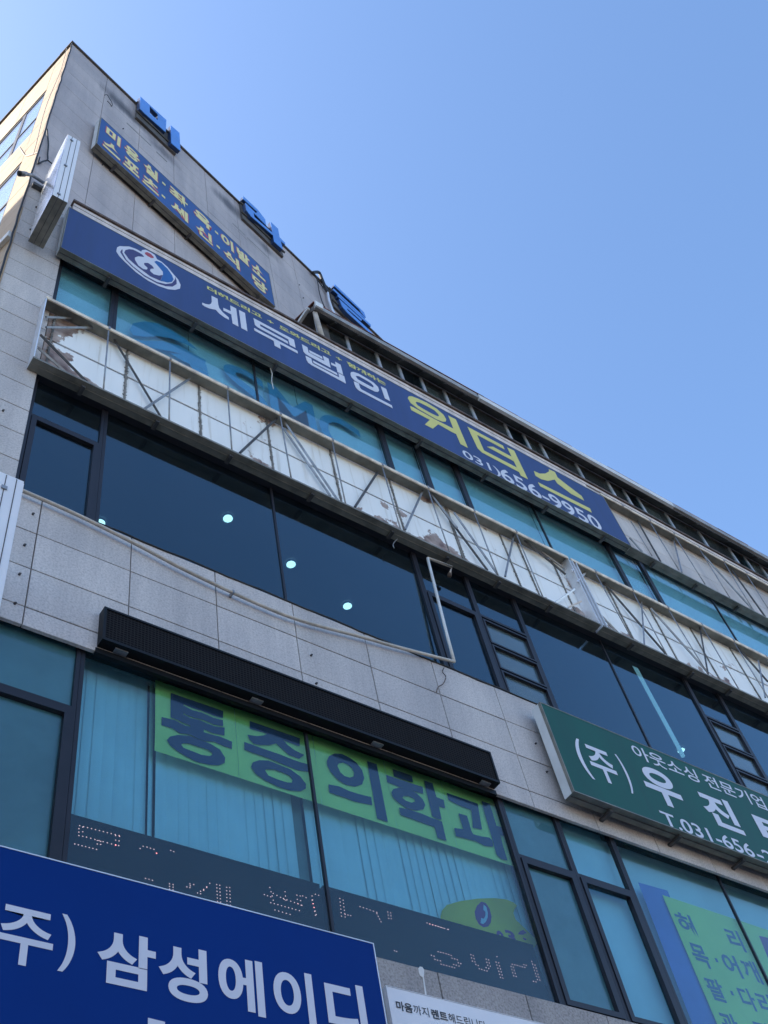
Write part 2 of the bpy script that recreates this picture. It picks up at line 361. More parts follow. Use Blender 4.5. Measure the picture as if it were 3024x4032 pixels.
def panel_mesh(wd, h, t, mat, key):
    k = (round(wd, 3), round(h, 3), round(t, 3), mat, key)
    if k not in _panels:
        c = 0.003; m = MB()
        a, b = wd/2, h/2
        v = [(-a, 0, -b), (a, 0, -b), (a, 0, b), (-a, 0, b), (-a, -t+c, -b), (a, -t+c, -b), (a, -t+c, b), (-a, -t+c, b), (-a+c, -t, -b+c), (a-c, -t, -b+c), (a-c, -t, b-c), (-a+c, -t, b-c)]
        f = [(4, 5, 1, 0), (5, 6, 2, 1), (6, 7, 3, 2), (7, 4, 0, 3), (8, 9, 5, 4), (9, 10, 6, 5), (10, 11, 7, 6), (11, 8, 4, 7), (8, 11, 10, 9)]
        f = [tuple(reversed(q)) for q in f[:8]] + [(8, 9, 10, 11)]
        m.add(v, f); me = m.mesh('panel'); me.materials.append(MATS[mat]); _panels[k] = me
    return _panels[k]
def panels(pl, acuts, zcuts, parent, mat, name, gap=0.009, t=0.03, off=0.0, skip=None, gapz=None):
    for i in range(len(acuts)-1):
        for j in range(len(zcuts)-1):
            a0, a1, z0, z1 = acuts[i], acuts[i+1], zcuts[j], zcuts[j+1]
            if a1-a0 < 0.03 or z1-z0 < 0.03 or (skip and skip(a0, a1, z0, z1)): continue
            me = panel_mesh(a1-a0-gap, z1-z0-(gapz or gap), t, mat, id(pl))
            o = bpy.data.objects.new(name, me)
            o.rotation_euler = (random.uniform(-.0015, .0015), 0, math.atan2(pl.d.y, pl.d.x)+random.uniform(-.0012, .0012))
            o.location = pl.w((a0+a1)/2, (z0+z1)/2, off+random.uniform(-0.0012, 0.0012))
            link(o, parent)
def L2(pl, cp, pts, off=0.0):
    return [pl.px(*cp(*q), off) for q in pts]
def traced(pl, cp, pieces, off, th=0.004):
    """pieces traced in the photograph, laid on their own plane; each piece a hair prouder than the last"""
    m = MB()
    for i, pc in enumerate(pieces):
        loops = pc if isinstance(pc[0], list) else [pc]
        m.poly(pl, [L2(pl, cp, lp, off) for lp in loops], off+i*0.0004, th)
    return m
_glyph = {}
def glyphs(body, bold=0.0):
    k = (body, bold)
    if k not in _glyph:
        c = bpy.data.curves.new('lettering', 'FONT'); c.body = body; c.offset = bold; c.fill_mode = 'FRONT'; c.resolution_u = 8
        o = bpy.data.objects.new('lettering', c); COL.objects.link(o)
        dg = bpy.context.evaluated_depsgraph_get(); me = bpy.data.meshes.new_from_object(o.evaluated_get(dg))
        vs_ = [(v.co.x, v.co.y) for v in me.vertices]; fs = [tuple(p.vertices) for p in me.polygons]
        bpy.data.objects.remove(o); bpy.data.curves.remove(c); bpy.data.meshes.remove(me)
        xs = [v[0] for v in vs_]; ys = [v[1] for v in vs_]
        _glyph[k] = (vs_, fs, min(xs), max(xs), min(ys), max(ys))
    return _glyph[k]
def write(mb, pl, body, a0, a1, z0, z1, off, bold=0.0):
    vs_, fs, x0, x1, y0, y1 = glyphs(body, bold)
    mb.add([pl.w(a0+(a1-a0)*(x-x0)/(x1-x0), z0+(z1-z0)*(y-y0)/(y1-y0), off) for x, y in vs_], fs)
    return mb
def write_px(mb, pl, cp, body, Lp, Rp, Tp, Bp, off, bold=0.0):
    a0 = pl.px(*cp(*Lp), off)[0]; a1 = pl.px(*cp(*Rp), off)[0]; z1 = pl.px(*cp(*Tp), off)[1]; z0 = pl.px(*cp(*Bp), off)[1]
    return write(mb, pl, body, a0, a1, z0, z1, off, bold)
def rects(mb, pl, lst, o0, o1):
    for a0, a1, z0, z1 in lst: mb.pbox(pl, a0, a1, o0, o1, z0, z1)
    return mb

# ================================================================== SETTING
tag(part('ground', MB().box(-300, 300, -300, 300, -0.3, 0), 'asphalt'), kind='structure')
tag(part('pavement', MB().box(-40, 60, -6.8, 0.5, 0.004, 0.12), 'paving'), kind='structure')
tag(part('kerb', MB().box(-40, 60, -7.0, -6.805, 0.004, 0.125), 'kerb_stone'), kind='structure')

# ================================================================== BUILDING
ROOF = Z(4.302); PAR = Z(2.80)
bld = thing('commercial_building', (X(0.15), 0, 0), 'grey granite office block with banded dark windows and a taller angled stone tower', 'building')

# structure behind the stone: street wing, tower walls, slabs
XR = 18.0
core = MB()
for z0, z1 in ((0.12, 0.80), (1.222, 1.499), (1.902, 2.165), (2.474, 2.795)):
    z0 = 0.12 if z0 == 0.12 else Z(z0)
    core.box(X(0.153), XR, 0.035, 0.24, z0, Z(z1))
core.box(X(0.153), X(0.262), 0.036, 0.238, Z(0.81), Z(2.46))
front_wall = part('front_wall', core, 'sealant', bld)
side_core = MB().box(XR-0.2, XR-0.02, 0.25, 6.2, 0.12, Z(2.79))
part('end_wall', side_core, 'concrete', bld)
tower_wall = part('tower_wall', MB().pbox(TW, 0.04, 13.0, -0.25, -0.035, Z(2.55), ROOF-0.02), 'pale_sealant', bld)
# side wall round the corner, with two window openings
sw = MB()
SB = -9.0
WIN_S = [(3.437, 3.93), (2.66, 3.165)]
WA0, WA1 = -0.092*U, -0.52*U
sw.pbox(LF, WA0, -0.04, -0.30, -0.035, 0.12, ROOF-0.02)
sw.pbox(LF, SB, WA1, -0.30, -0.035, 0.12, ROOF-0.02)
zc = [0.12] + [Z(q) for pair in reversed(WIN_S) for q in pair] + [ROOF-0.02]
for i in range(0, len(zc), 2): sw.pbox(LF, WA1, WA0, -0.299, -0.036, zc[i], zc[i+1])
side_wall = part('side_wall', sw, 'pale_sealant', bld)
back = MB()
back.pbox(TW, 0.5, 13.0, -9.0, -8.8, 0.12, ROOF-0.03)
back.pbox(TW, 12.8, 13.0, -8.7, -0.3, 0.12, ROOF-0.04)
part('rear_wall', back, 'concrete', bld)
part('tower_roof', MB().pbox(TW, 0.06, 12.95, -8.75, -0.05, ROOF-0.3, ROOF-0.05), 'roof_membrane', bld)
# storey slabs and inner walls that close the rooms off
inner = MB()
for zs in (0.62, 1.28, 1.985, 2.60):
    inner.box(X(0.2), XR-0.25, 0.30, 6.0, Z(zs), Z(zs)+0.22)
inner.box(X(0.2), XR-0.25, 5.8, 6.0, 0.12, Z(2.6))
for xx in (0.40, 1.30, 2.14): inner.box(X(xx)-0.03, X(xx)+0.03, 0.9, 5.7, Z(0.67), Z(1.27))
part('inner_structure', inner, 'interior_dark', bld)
part('terrace', MB().box(X(0.153), XR, 0.05, 5.5, Z(2.60)+0.3, Z(2.70)), 'roof_membrane', bld)

# stone panels
JX = [X(0.311+0.157*k) for k in range(-1, 22)]
def clipcuts(lst, a, b): return [a] + [q for q in lst if a+0.03 < q < b-0.03] + [b]
panels(FR, clipcuts(JX, X(0.153), X(2.30)), [Z(1.197), Z(1.236), Z(1.322), Z(1.409), Z(1.500)], front_wall, 'facade_granite', 'granite_panel', off=-0.03, t=0.03)
panels(FR, clipcuts(JX, X(0.263), X(1.75)), [Z(0.55), Z(0.68), Z(0.812)], front_wall, 'lower_granite', 'granite_panel', off=-0.03, t=0.03)
pier = [Z(1.500)] + [Z(1.5+0.0815*k) for k in range(1, 12)] + [Z(2.46), Z(2.54), Z(2.62), Z(2.70), Z(2.785)]
panels(FR, [X(0.153), X(0.263)], pier, front_wall, 'facade_granite', 'granite_panel', off=-0.03, t=0.03)
panels(FR, [X(0.153), X(0.263)], [Z(0.85), Z(0.93), Z(1.01), Z(1.1), Z(1.197)], front_wall, 'facade_granite', 'granite_panel', off=-0.03, t=0.03)
panels(FR, [X(2.04+0.157*k) for k in range(0, 10)], [Z(2.455), Z(2.565), Z(2.675), Z(2.785)], front_wall, 'upper_tile', 'granite_panel', off=-0.03, t=0.03)
# white sheets behind the empty sign frames
SHX = [X(q) for q in (0.263, 0.437, 0.611, 0.783, 0.958, 1.130, 1.302, 1.476, 1.661, 1.853, 2.015, 2.177, 2.345, 2.51, 2.67)]
panels(FR, SHX, [Z(1.900), Z(2.0405), Z(2.185)], front_wall, 'peeling_white', 'cladding_sheet', gap=0.006, gapz=0.034, off=-0.03, t=0.028)
# tower and side panels
TZ = [Z(2.62)] + [Z(2.62+0.0885*k) for k in range(1, 19)] + [ROOF-0.02]
panels(TW, [0.0]+[U*0.1608*k for k in range(1, 12)], TZ, tower_wall, 'tower_stone', 'stone_panel', gap=0.007, gapz=0.004, off=-0.03, t=0.03)
SZ = [Z(2.05)] + [Z(2.05+0.0885*k) for k in range(1, 25)] + [ROOF-0.02]
SZ = sorted(set([round(q, 4) for q in SZ]))
def in_win(a0, a1, z0, z1):
    return False
for (za, zb_) in [(Z(2.05), Z(2.66)), (Z(2.66), Z(3.165)), (Z(3.165), Z(3.437)), (Z(3.437), Z(3.93)), (Z(3.93), ROOF-0.02)]:
    n = max(1, round((zb_-za)/(0.0885*U))); cuts = [za+(zb_-za)*k/n for k in range(n+1)]
    win = (za, zb_) in [(Z(2.66), Z(3.165)), (Z(3.437), Z(3.93))]
    panels(LF, [WA0, 0.0] if win else [WA0-1.6, WA0-0.8, WA0, 0.0], cuts, side_wall, 'side_stone', 'stone_panel', gap=0.005, off=-0.03, t=0.03)
# parapet of the street wing: plaster band, rusty coping with downturned edge
part('parapet_band', MB().box(X(0.266), X(3.55), -0.018, 0.09, Z(2.790), Z(2.806)), 'parapet_plaster', bld)
cp_ = MB()
x = X(0.262)
while x < X(3.5):
    L_ = random.uniform(1.7, 2.1); d = random.uniform(-0.004, 0.004)
    cp_.box(x, x+L_-0.006, -0.045+d, 0.10, Z(2.807)+d, Z(2.818)+d); x += L_
part('coping', cp_, 'rust_coping', bld)
part('parapet_face', MB().box(X(0.266), X(2.04), -0.012, 0.03, Z(2.455), Z(2.788)), 'parapet_plaster', bld)
# tower coping and corner trim
tc_ = MB().pbox(TW, -0.04, 13.0, -0.3, 0.035, ROOF-0.018, ROOF+0.05)
part('tower_coping', tc_, 'soffit_dark', bld)
part('side_coping', MB().pbox(LF, SB, -0.045, -0.3, 0.035, ROOF-0.017, ROOF+0.049), 'soffit_dark', bld)

# ------------------------------------------------------------------ windows of the street wing
GY = -0.075          # glass sits 7.5 cm behind the stone
def window(name_label, xs, z0, z1, glassmat, sash=None, trans=None, thin=(), fw=0.030, backing=None, hoppers=None):
    """xs: the two outer frame edges; thin: butt joints between panes; trans: height of the transom"""
    win = MB(); a0, a1 = xs
    fr = [(a0, a0+fw, z0, z1), (a1-fw, a1, z0, z1), (a0+fw, a1-fw, z0, z0+fw), (a0+fw, a1-fw, z1-fw, z1)]
    if trans: fr.append((a0+fw, a1-fw, trans-fw*0.6, trans+fw*0.6))
    rects(win, FR, fr, -0.096, -0.050)
    o = part('window', win, 'window_frame', bld)
    zones = []
    xsplit = [a0+fw] + list(thin) + [a1-fw]
    if trans:
        zones.append((a0+fw, a1-fw, trans+fw*0.6, z1-fw))
        lower = (a0+fw, a1-fw, z0+fw, trans-fw*0.6)
        if hoppers:
            zz = hoppers
            for k in range(len(zz)-1):
                bar_ = 0.024
                q = (lower[0], lower[1], zz[k]+0.012, zz[k+1]-0.012)
                s_ = MB(); rects(s_, FR, [(q[0], q[0]+bar_, q[2], q[3]), (q[1]-bar_, q[1], q[2], q[3]), (q[0]+bar_, q[1]-bar_, q[2], q[2]+bar_), (q[0]+bar_, q[1]-bar_, q[3]-bar_, q[3])], -0.094, -0.042)
                part('sash', s_, 'window_frame', o)
                zones.append((q[0]+bar_, q[1]-bar_, q[2]+bar_, q[3]-bar_))
        elif sash:
            s_ = MB(); q = lower; b_ = sash
            rects(s_, FR, [(q[0]+.004, q[0]+b_, q[2]+.004, q[3]-.004), (q[1]-b_, q[1]-.004, q[2]+.004, q[3]-.004), (q[0]+b_, q[1]-b_, q[2]+.004, q[2]+b_), (q[0]+b_, q[1]-b_, q[3]-b_, q[3]-.004)], -0.094, -0.040)
            part('sash', s_, 'window_frame', o)
            zones.append((q[0]+b_, q[1]-b_, q[2]+b_, q[3]-b_))
        else: zones.append(lower)
    else:
        for k in range(len(xsplit)-1):
            zones.append((xsplit[k]+(0.004 if k else 0), xsplit[k+1]-(0.004 if k < len(xsplit)-2 else 0), z0+fw, z1-fw))
        for q in thin: part('glazing_joint', MB().pbox(FR, q-0.011, q+0.011, GY-0.012, GY+0.014, z0+fw, z1-fw), 'window_frame', o)
    for q in zones:
        part('pane', MB().pbox(FR, q[0]-0.002, q[1]+0.002, GY-0.003, GY+0.003, q[2]-0.002, q[3]+0.002), 'clear_glass' if hoppers and q is not zones[0] else glassmat, o)
        if backing and not (hoppers and q is zones[0]): part('frosted_film', MB().pbox(FR, q[0]-0.004, q[1]+0.004, GY-0.012, GY-0.006, q[2]-0.004, q[3]+0.004), backing, o)
    return o
# second floor (clinic)
z0, z1 = Z(0.813), Z(1.214); zt = Z(1.083)
window('', (X(0.264), X(0.4035)), z0, z1, 'teal_glass', sash=0.05, trans=zt, backing='frost_film')
w_clinic = window('', (X(0.4040), X(1.1795)), z0, z1, 'teal_glass', thin=(X(0.7835),))
window('', (X(1.180), X(1.3125)), z0, z1, 'teal_glass', sash=0.05, trans=zt, backing='frost_film')
window('', (X(1.313), X(1.4495)), z0, z1, 'teal_glass', sash=0.05, trans=zt)
window('', (X(1.450), X(2.05)), z0, z1, 'teal_glass', thin=(X(1.744),))
# third floor (dark)
z0, z1 = Z(1.501), Z(1.900); zt = Z(1.757)
part('lintel', MB().box(X(0.264), XR, 0.0, 0.13, Z(1.8865), Z(1.8985)), 'window_frame', bld)
window('', (X(0.264), X(0.4055)), z0, z1, 'deep_glass', sash=0.052, trans=zt)
window('', (X(0.406), X(1.147)), z0, z1, 'deep_glass', thin=(X(0.780),))
window('', (X(1.1475), X(1.298)), z0, z1, 'deep_glass', sash=0.052, trans=zt)
hz = [Z(1.51), Z(1.585), Z(1.664), Z(1.747)]
window('', (X(1.2985), X(1.441)), z0, z1, 'deep_glass', trans=zt, hoppers=hz, backing='hopper_film')
window('', (X(1.4415), X(2.0215)), z0, z1, 'deep_glass', thin=(X(1.724),))
window('', (X(2.022), X(2.152)), z0, z1, 'deep_glass', trans=zt, hoppers=hz, backing='hopper_film')
window('', (X(2.1525), X(2.80)), z0, z1, 'deep_glass', thin=(X(2.44),))
# fourth floor (pale blinds)
z0, z1 = Z(2.168), Z(2.472)
w_smc = None
for xs, th in (((0.264, 0.4035), ()), ((0.404, 1.1645), (X(0.778),)), ((1.165, 1.2895), ()), ((1.290, 1.4215), ()), ((1.422, 2.0005), (X(1.706),)), ((2.001, 2.1365), ()), ((2.137, 2.86), (X(2.46),)), ((2.8605, 3.3), ())):
    o = window('', (X(xs[0]), X(xs[1])), z0, z1, 'teal_glass', thin=th, fw=0.038 if len(th) else 0.042)
    if xs[0] == 0.404: w_smc = o

# ------------------------------------------------------------------ rooftop storey under the eave
PX0 = X(1.045); PY = 0.15
pent = MB()
pz0, pz1 = Z(2.83), Z(3.06)
part('rooftop_wall', MB().box(PX0+0.1, XR-0.3, PY+0.1, PY+0.25, Z(2.70), Z(2.86)), 'concrete', bld)
part('rooftop_end_wall', MB().box(PX0+0.1, PX0+0.22, PY+0.0, 1.35, Z(2.7), Z(3.034)), 'soffit_dark', bld)
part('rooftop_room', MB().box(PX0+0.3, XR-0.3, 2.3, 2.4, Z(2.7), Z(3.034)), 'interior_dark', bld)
mull = [1.075, 1.195, 1.312, 1.40, 1.49, 1.588, 1.70, 1.853, 1.938, 2.016, 2.185, 2.338, 2.422, 2.494, 2.642, 2.823, 2.995, 3.083, 3.18, 3.34]
for i in range(len(mull)-1):
    a0, a1 = X(mull[i]*0.9717)+0.002, X(mull[i+1]*0.9717)-0.002; f_ = 0.024
    zb0, zb1 = Z(2.83), Z(3.032)
    m_ = MB()
    for (p0, p1, q0, q1) in ((a0, a0+f_, zb0, zb1), (a1-f_, a1, zb0, zb1), (a0+f_, a1-f_, zb0, zb0+f_), (a0+f_, a1-f_, zb1-f_, zb1)):
        m_.box(p0, p1, PY, PY+0.028, q0, q1)
    o = part('window', m_, 'aluminium', bld)
    m_ = MB()
    rects(m_, Plane((0, PY+0.02), (1, 0)), [(a0+f_, a1-f_, zb1-0.055, zb1-f_-.002)], -0.005, 0.012)
    part('head_rail', m_, 'rust_coping', o)
    part('pane', MB().box(a0+f_-.002, a1-f_+.002, PY+0.014, PY+0.019, zb0+f_-.002, zb1-0.054), 'clear_glass' if i not in (3, 7, 12, 16) else 'deep_glass', o)
    part('reflection_sheet', MB().box(a0+f_+.02, a1-f_-.02, PY+0.05, PY+0.056, zb0, Z(2.955)), 'reflection_blue', o)  # blue sheet standing in for the reflection low in each pane
    if i in (4, 8, 13, 17): part('curtain', MB().box(a0+f_+.02, a1-f_-.02, PY+0.10, PY+0.11, zb0, zb1), 'frost_film', o)
EY0 = -0.02
eave = MB().box(PX0-0.12, XR-0.1, PY+0.001, 1.9, Z(3.0345), Z(3.05))
for k in range(0, 30):
    xx = PX0+0.25+k*0.42
    eave.hexa([(xx, EY0+0.02, Z(2.996)), (xx+0.04, EY0+0.02, Z(2.996)), (xx+0.04, PY-0.002, Z(3.028)), (xx, PY-0.002, Z(3.028)), (xx, EY0+0.02, Z(3.0)), (xx+0.04, EY0+0.02, Z(3.0)), (xx+0.04, PY-0.002, Z(3.0325)), (xx, PY-0.002, Z(3.0325))])
eave.hexa([(PX0-0.12, EY0+0.01, Z(3.0005)), (XR-0.1, EY0+0.01, Z(3.0005)), (XR-0.1, PY, Z(3.033)), (PX0-0.12, PY, Z(3.033)), (PX0-0.12, EY0+0.01, Z(3.03)), (XR-0.1, EY0+0.01, Z(3.03)), (XR-0.1, PY, Z(3.05)), (PX0-0.12, PY, Z(3.05))])
part('eave', eave, 'soffit_dark', bld)
gut = MB().box(PX0-0.12, X(1.652), EY0-0.03, EY0+0.008, Z(3.008), Z(3.034))
part('gutter', gut, 'gutter_grey', bld)
part('gutter', MB().box(X(2.561), XR-0.1, EY0-0.03, EY0+0.008, Z(3.012), Z(3.036)), 'gutter_grey', bld)
part('gutter', MB().box(X(1.653), X(2.56), EY0-0.05, EY0+0.006, Z(3.000), Z(3.026)), 'gutter_white', bld)
rr_ = MB()
x = PX0-0.14
while x < XR-1:
    L_ = random.uniform(0.6, 1.3); d = random.uniform(-0.01, 0.012)
    rr_.hexa([(x, EY0-0.03+d, Z(3.0365)), (x+L_, EY0-0.03+d, Z(3.0365)), (x+L_, 2.0, Z(3.25)), (x, 2.0, Z(3.25)), (x, EY0-0.03+d, Z(3.0425)+d), (x+L_, EY0-0.03+d, Z(3.0425)+d), (x+L_, 2.0, Z(3.26)), (x, 2.0, Z(3.26))]); x += L_-0.002
part('roof_sheet', rr_, 'rusty_roof', bld)
part('gutter_outlet', MB().box(PX0-0.13, PX0+0.0, EY0-0.06, EY0-0.032, Z(3.005), Z(3.038)).box(PX0-0.17, PX0-0.125, EY0+0.1, 0.9, Z(3.03), Z(3.045)), 'gutter_white', bld)
part('drainpipe', MB().tube([(X(1.030), 0.04, Z(3.01)), (X(1.032), 0.05, Z(2.98)), (X(1.040), 0.065, Z(2.82))], 0.038, 10), 'pipe_beige', bld, smooth=True)

# ------------------------------------------------------------------ side-wall windows round the corner
for (za, zb_) in WIN_S:
    za, zb_ = Z(za), Z(zb_); m_ = MB(); a0, a1 = WA1, WA0
    zm = za+(zb_-za)*0.40
    f_ = 0.05; am = -0.205*U; am2 = -0.36*U
    rects(m_, LF, [(a0, a0+f_, za, zb_), (a1-f_, a1, za, zb_), (a0+f_, a1-f_, za, za+f_), (a0+f_, a1-f_, zb_-0.10, zb_), (a0+f_, a1-f_, zm-0.035, zm+0.035), (am-0.045, am+0.045, za+f_, zm-0.035), (am-0.045, am+0.045, zm+0.035, zb_-0.1), (am2-0.045, am2+0.045, za+f_, zm-0.035), (am2-0.045, am2+0.045, zm+0.035, zb_-0.1)], -0.06, -0.012)
    o = part('window', m_, 'window_frame', bld)
    aa = [a0+f_, am2-0.045, am2+0.045, am-0.045, am+0.045, a1-f_]
    for k in range(0, 6, 2):
        for q0, q1 in ((za+f_, zm-0.035), (zm+0.035, zb_-0.1)):
            part('pane', MB().pbox(LF, aa[k]-.002, aa[k+1]+.002, -0.024, -0.019, q0-.002, q1+.002), 'clear_glass', o)
    part('blind', MB().pbox(LF, a0+0.052, a1-0.052, -0.045, -0.04, za+0.05, zb_-0.1), 'white_blind', o)
part('side_ledge', MB().pbox(LF, -3.0, -0.02, 0.003, 0.05, Z(2.425), Z(2.455)), 'gutter_white', bld)

# ================================================================== SIGNS
def signbox(name, pl, a0, a1, z0, z1, back_, front, facemat, label, casing='sign_steel', side='sign_side', lip=0.012, cat='sign', brackets=0):
    t = thing(name, pl.w(a0, z0, back_), label, cat)
    part('casing', MB().pbox(pl, a0+0.004, a1-0.004, back_, front-0.006, z0+0.004, z1-0.004), casing, t)
    part('face', MB().pbox(pl, a0+lip, a1-lip, front-0.0055, front, z0+lip, z1-lip), facemat, t)
    rim = MB()
    for r in ((a0, a0+lip-.001, z0, z1), (a1-lip+.001, a1, z0, z1), (a0+lip, a1-lip, z0, z0+lip-.001), (a0+lip, a1-lip, z1-lip+.001, z1)):
        rim.pbox(pl, r[0], r[1], front-0.03, front+0.003, r[2], r[3])
    part('rim', rim, casing, t)
    sd_ = MB().pbox(pl, a0-0.002, a0+0.003, back_+0.005, front-0.031, z0+0.002, z1-0.002)
    part('side_panel', sd_, side, t)
    sm = MB().pbox(pl, a0+0.02, a1-0.02, (back_+front)/2-0.004, (back_+front)/2+0.004, z0-0.003, z0+0.003)
    part('seam', sm, 'dark_steel', t)
    for k in range(brackets):
        aa_ = a0+(a1-a0)*(k+0.55)/brackets
        part('bracket', MB().pbox(pl, aa_-0.02, aa_+0.02, min(0.0, back_)-0.03, front-0.04, z0-0.03, z0-0.004), 'dark_steel', t)
    return t
# long blue sign over the fourth floor
SF = 0.15
a0, zt1 = FR.px(*cI(450, 1350), SF); zb1 = FR.px(*cI(408, 1622), SF)[1]; a1 = FR.px(*cF(905, 800), SF)[0]
blue = signbox('fascia_sign', FR, a0, a1, zb1, zt1, 0.03, SF, 'sign_blue', 'long dark blue fascia sign with round emblem, white and yellow lettering and phone number', brackets=8)
LO = SF+0.003
m = traced(FR, cV1, [
    [(220,100),(318,150),(328,240),(345,300),(400,370),(500,455),(508,495),(430,455),(350,395),(290,330),(240,320),(180,305),(110,275),(68,245),(68,213),(120,235),(180,245),(212,230),(225,195)],
    [(413,298),(535,355),(525,260),(622,310),(660,605),(565,555),(543,405),(415,340)],
    [(667,333),(765,383),(805,680),(708,630)],
    [(905,467),(1565,820),(1592,953),(1498,905),(1475,815),(1010,563),(1015,600),(1460,845),(1475,890),(1020,645),(970,615),(930,580)],
    [(915,628),(1620,1003),(1630,1048),(1335,890),(1350,972),(1250,918),(1235,838),(1000,715),(920,668)]], LO)
m2 = traced(FR, cV2, [
    [(78,105),(168,155),(188,240),(230,262),(445,378),(420,290),(512,340),(548,490),(420,420),(200,300),(140,265),(105,225)],
    [(195,200),(405,308),(415,348),(205,240)],
    [(552,402),(628,440),(620,390),(708,440),(752,605),(662,560),(640,478),(560,440)],
    [(138,292),(230,340),(250,415),(300,445),(690,650),(675,578),(768,628),(797,748),(400,535),(240,450),(180,405),(155,360)],
    [(257,372),(650,578),(660,615),(270,410)],
    [[(870,590),(880,562),(920,558),(1000,585),(1130,660),(1250,735),(1320,805),(1338,860),(1320,885),(1270,880),(1180,835),(1050,765),(940,700),(885,640)], [(958,635),(965,622),(1010,630),(1100,680),(1200,738),(1240,775),(1252,805),(1235,812),(1180,785),(1080,730),(990,680)]],
    [(922,710),(1005,745),(1025,815),(1050,845),(1545,1105),(1560,1152),(1010,865),(960,815),(940,770)],
    [(1365,793),(1452,838),(1520,1038),(1435,993)]], LO)
m.add(m2.v, m2.f)
part('lettering', m, 'letter_white', blue, label='large white block lettering')
m = traced(FR, cV3, [
    [[(52,90),(65,68),(100,65),(180,95),(300,150),(430,230),(520,310),(555,370),(548,398),(510,400),(420,365),(300,295),(180,225),(90,155)], [(155,150),(165,138),(210,150),(300,195),(400,250),(450,300),(462,325),(440,328),(360,290),(260,235),(180,185)]],
    [(82,195),(130,215),(400,365),(650,492),(580,318),(680,370),(838,742),(742,692),(685,560),(620,530),(450,432),(380,490),(275,435),(340,375),(100,248)],
    [(832,465),(1295,712),(1318,762),(955,570),(1048,775),(1485,1003),(1520,1065),(1020,800),(965,745)],
    [(1085,725),(1165,727),(1410,858),(1435,915)],
    [(1350,735),(1440,778),(1622,1152),(1530,1105)]], LO)
m2 = traced(FR, cU4, [
    [(1018,653),(1060,672),(1100,672),(1130,655),(1125,640),(1170,660),(1190,700),(1260,755),(1365,835),(1383,868),(1290,820),(1190,745),(1170,715),(1120,725),(1070,712),(1030,688)],
    [(1048,735),(1425,925),(1438,955),(1065,765)]], LO)
m.add(m2.v, m2.f)
part('lettering', m, 'letter_yellow', blue, label='large yellow block lettering')
m = MB()
TZ1 = FR.px(*cU(215, 45), LO)[1]; TZ0 = FR.px(*cU(608, 287), LO)[1]
for s_, l_, r_ in (('더해드리고', (213, 62), (609, 272)), ('도와드리고', (738, 350), (1110, 545)), ('함께하는', (1230, 612), (1508, 755))):
    part('tagline', write(MB(), FR, s_, FR.px(*cU(*l_), LO)[0], FR.px(*cU(*r_), LO)[0], TZ0, TZ1, LO, 0.036), 'letter_yellow', blue)
for l_, r_ in (((650, 298), (695, 316)), ((1148, 568), (1192, 590))):
    a_, b_ = FR.px(*cU(*l_), LO)[0], FR.px(*cU(*r_), LO)[0]; zc_ = (TZ0+TZ1)/2
    h_ = (b_-a_)*0.42
    part('plus_sign', write(MB(), FR, '+', a_, b_, zc_-h_, zc_+h_, LO, 0.02), 'letter_yellow', blue)
m = MB()
write_px(m, FR, cU4, '031)', (512, 545), (770, 660), (530, 513), (566, 590), LO, 0.012)
write_px(m, FR, cU4, '656-9950', (782, 680), (1497, 1040), (800, 640), (1470, 1064), LO, 0.014)
z_ = FR.px(*cU4(800, 640), LO)[1], FR.px(*cU4(850, 742), LO)[1]
m = MB(); write_px(m, FR, cU4, '031)', (512, 545), (770, 660), (530, 513), (566, 590), LO, 0.012)
write(m, FR, '656-9950', FR.px(*cU4(782, 680), LO)[0], FR.px(*cU4(1497, 1040), LO)[0], z_[1], z_[0], LO, 0.014)
part('phone_number', m, 'letter_white', blue)
em = part('emblem', traced(FR, cEM, [[(240,370),(255,305),(300,285),(350,290),(450,292),(560,330),(648,378),(660,350),(720,345),(800,385),(870,430),(905,500),(980,540),(1080,630),(1170,740),(1250,830),(1290,920),(1280,980),(1200,1000),(1090,990),(940,940),(760,850),(560,710),(400,560),(290,450)]], LO), 'letter_white', blue)
part('emblem_ring', traced(FR, cEM, [[(305,380),(330,340),(345,345),(340,390),(400,500),(520,620),(700,760),(900,870),(1050,905),(1150,890),(1200,830),(1205,790),(1225,850),(1225,905),(1160,945),(1050,940),(900,890),(700,780),(500,620),(380,500)]], LO+0.002), 'emblem_purple', em)
part('emblem_disc', traced(FR, cEM, [[(370,390),(390,350),(450,335),(520,345),(600,385),(660,420),(695,460),(600,450),(545,470),(545,510),(600,600),(680,660),(740,670),(755,640),(700,590),(695,560),(760,560),(830,610),(855,650),(800,655),(790,690),(850,745),(940,768),(1000,755),(960,850),(800,780),(600,630),(450,500)]], LO+0.002), 'emblem_purple', em)
part('emblem_wave', traced(FR, cEM, [[(862,540),(900,525),(980,560),(1080,660),(1150,760),(1175,830),(1150,870),(1080,880),(962,852),(1005,750),(1000,700),(950,640)]], LO+0.002), 'emblem_blue', em)
part('emblem_dot', traced(FR, cEM, [[(705,395),(740,382),(800,410),(850,460),(852,480),(810,478),(750,445),(715,418)]], LO+0.002), 'emblem_red', em)

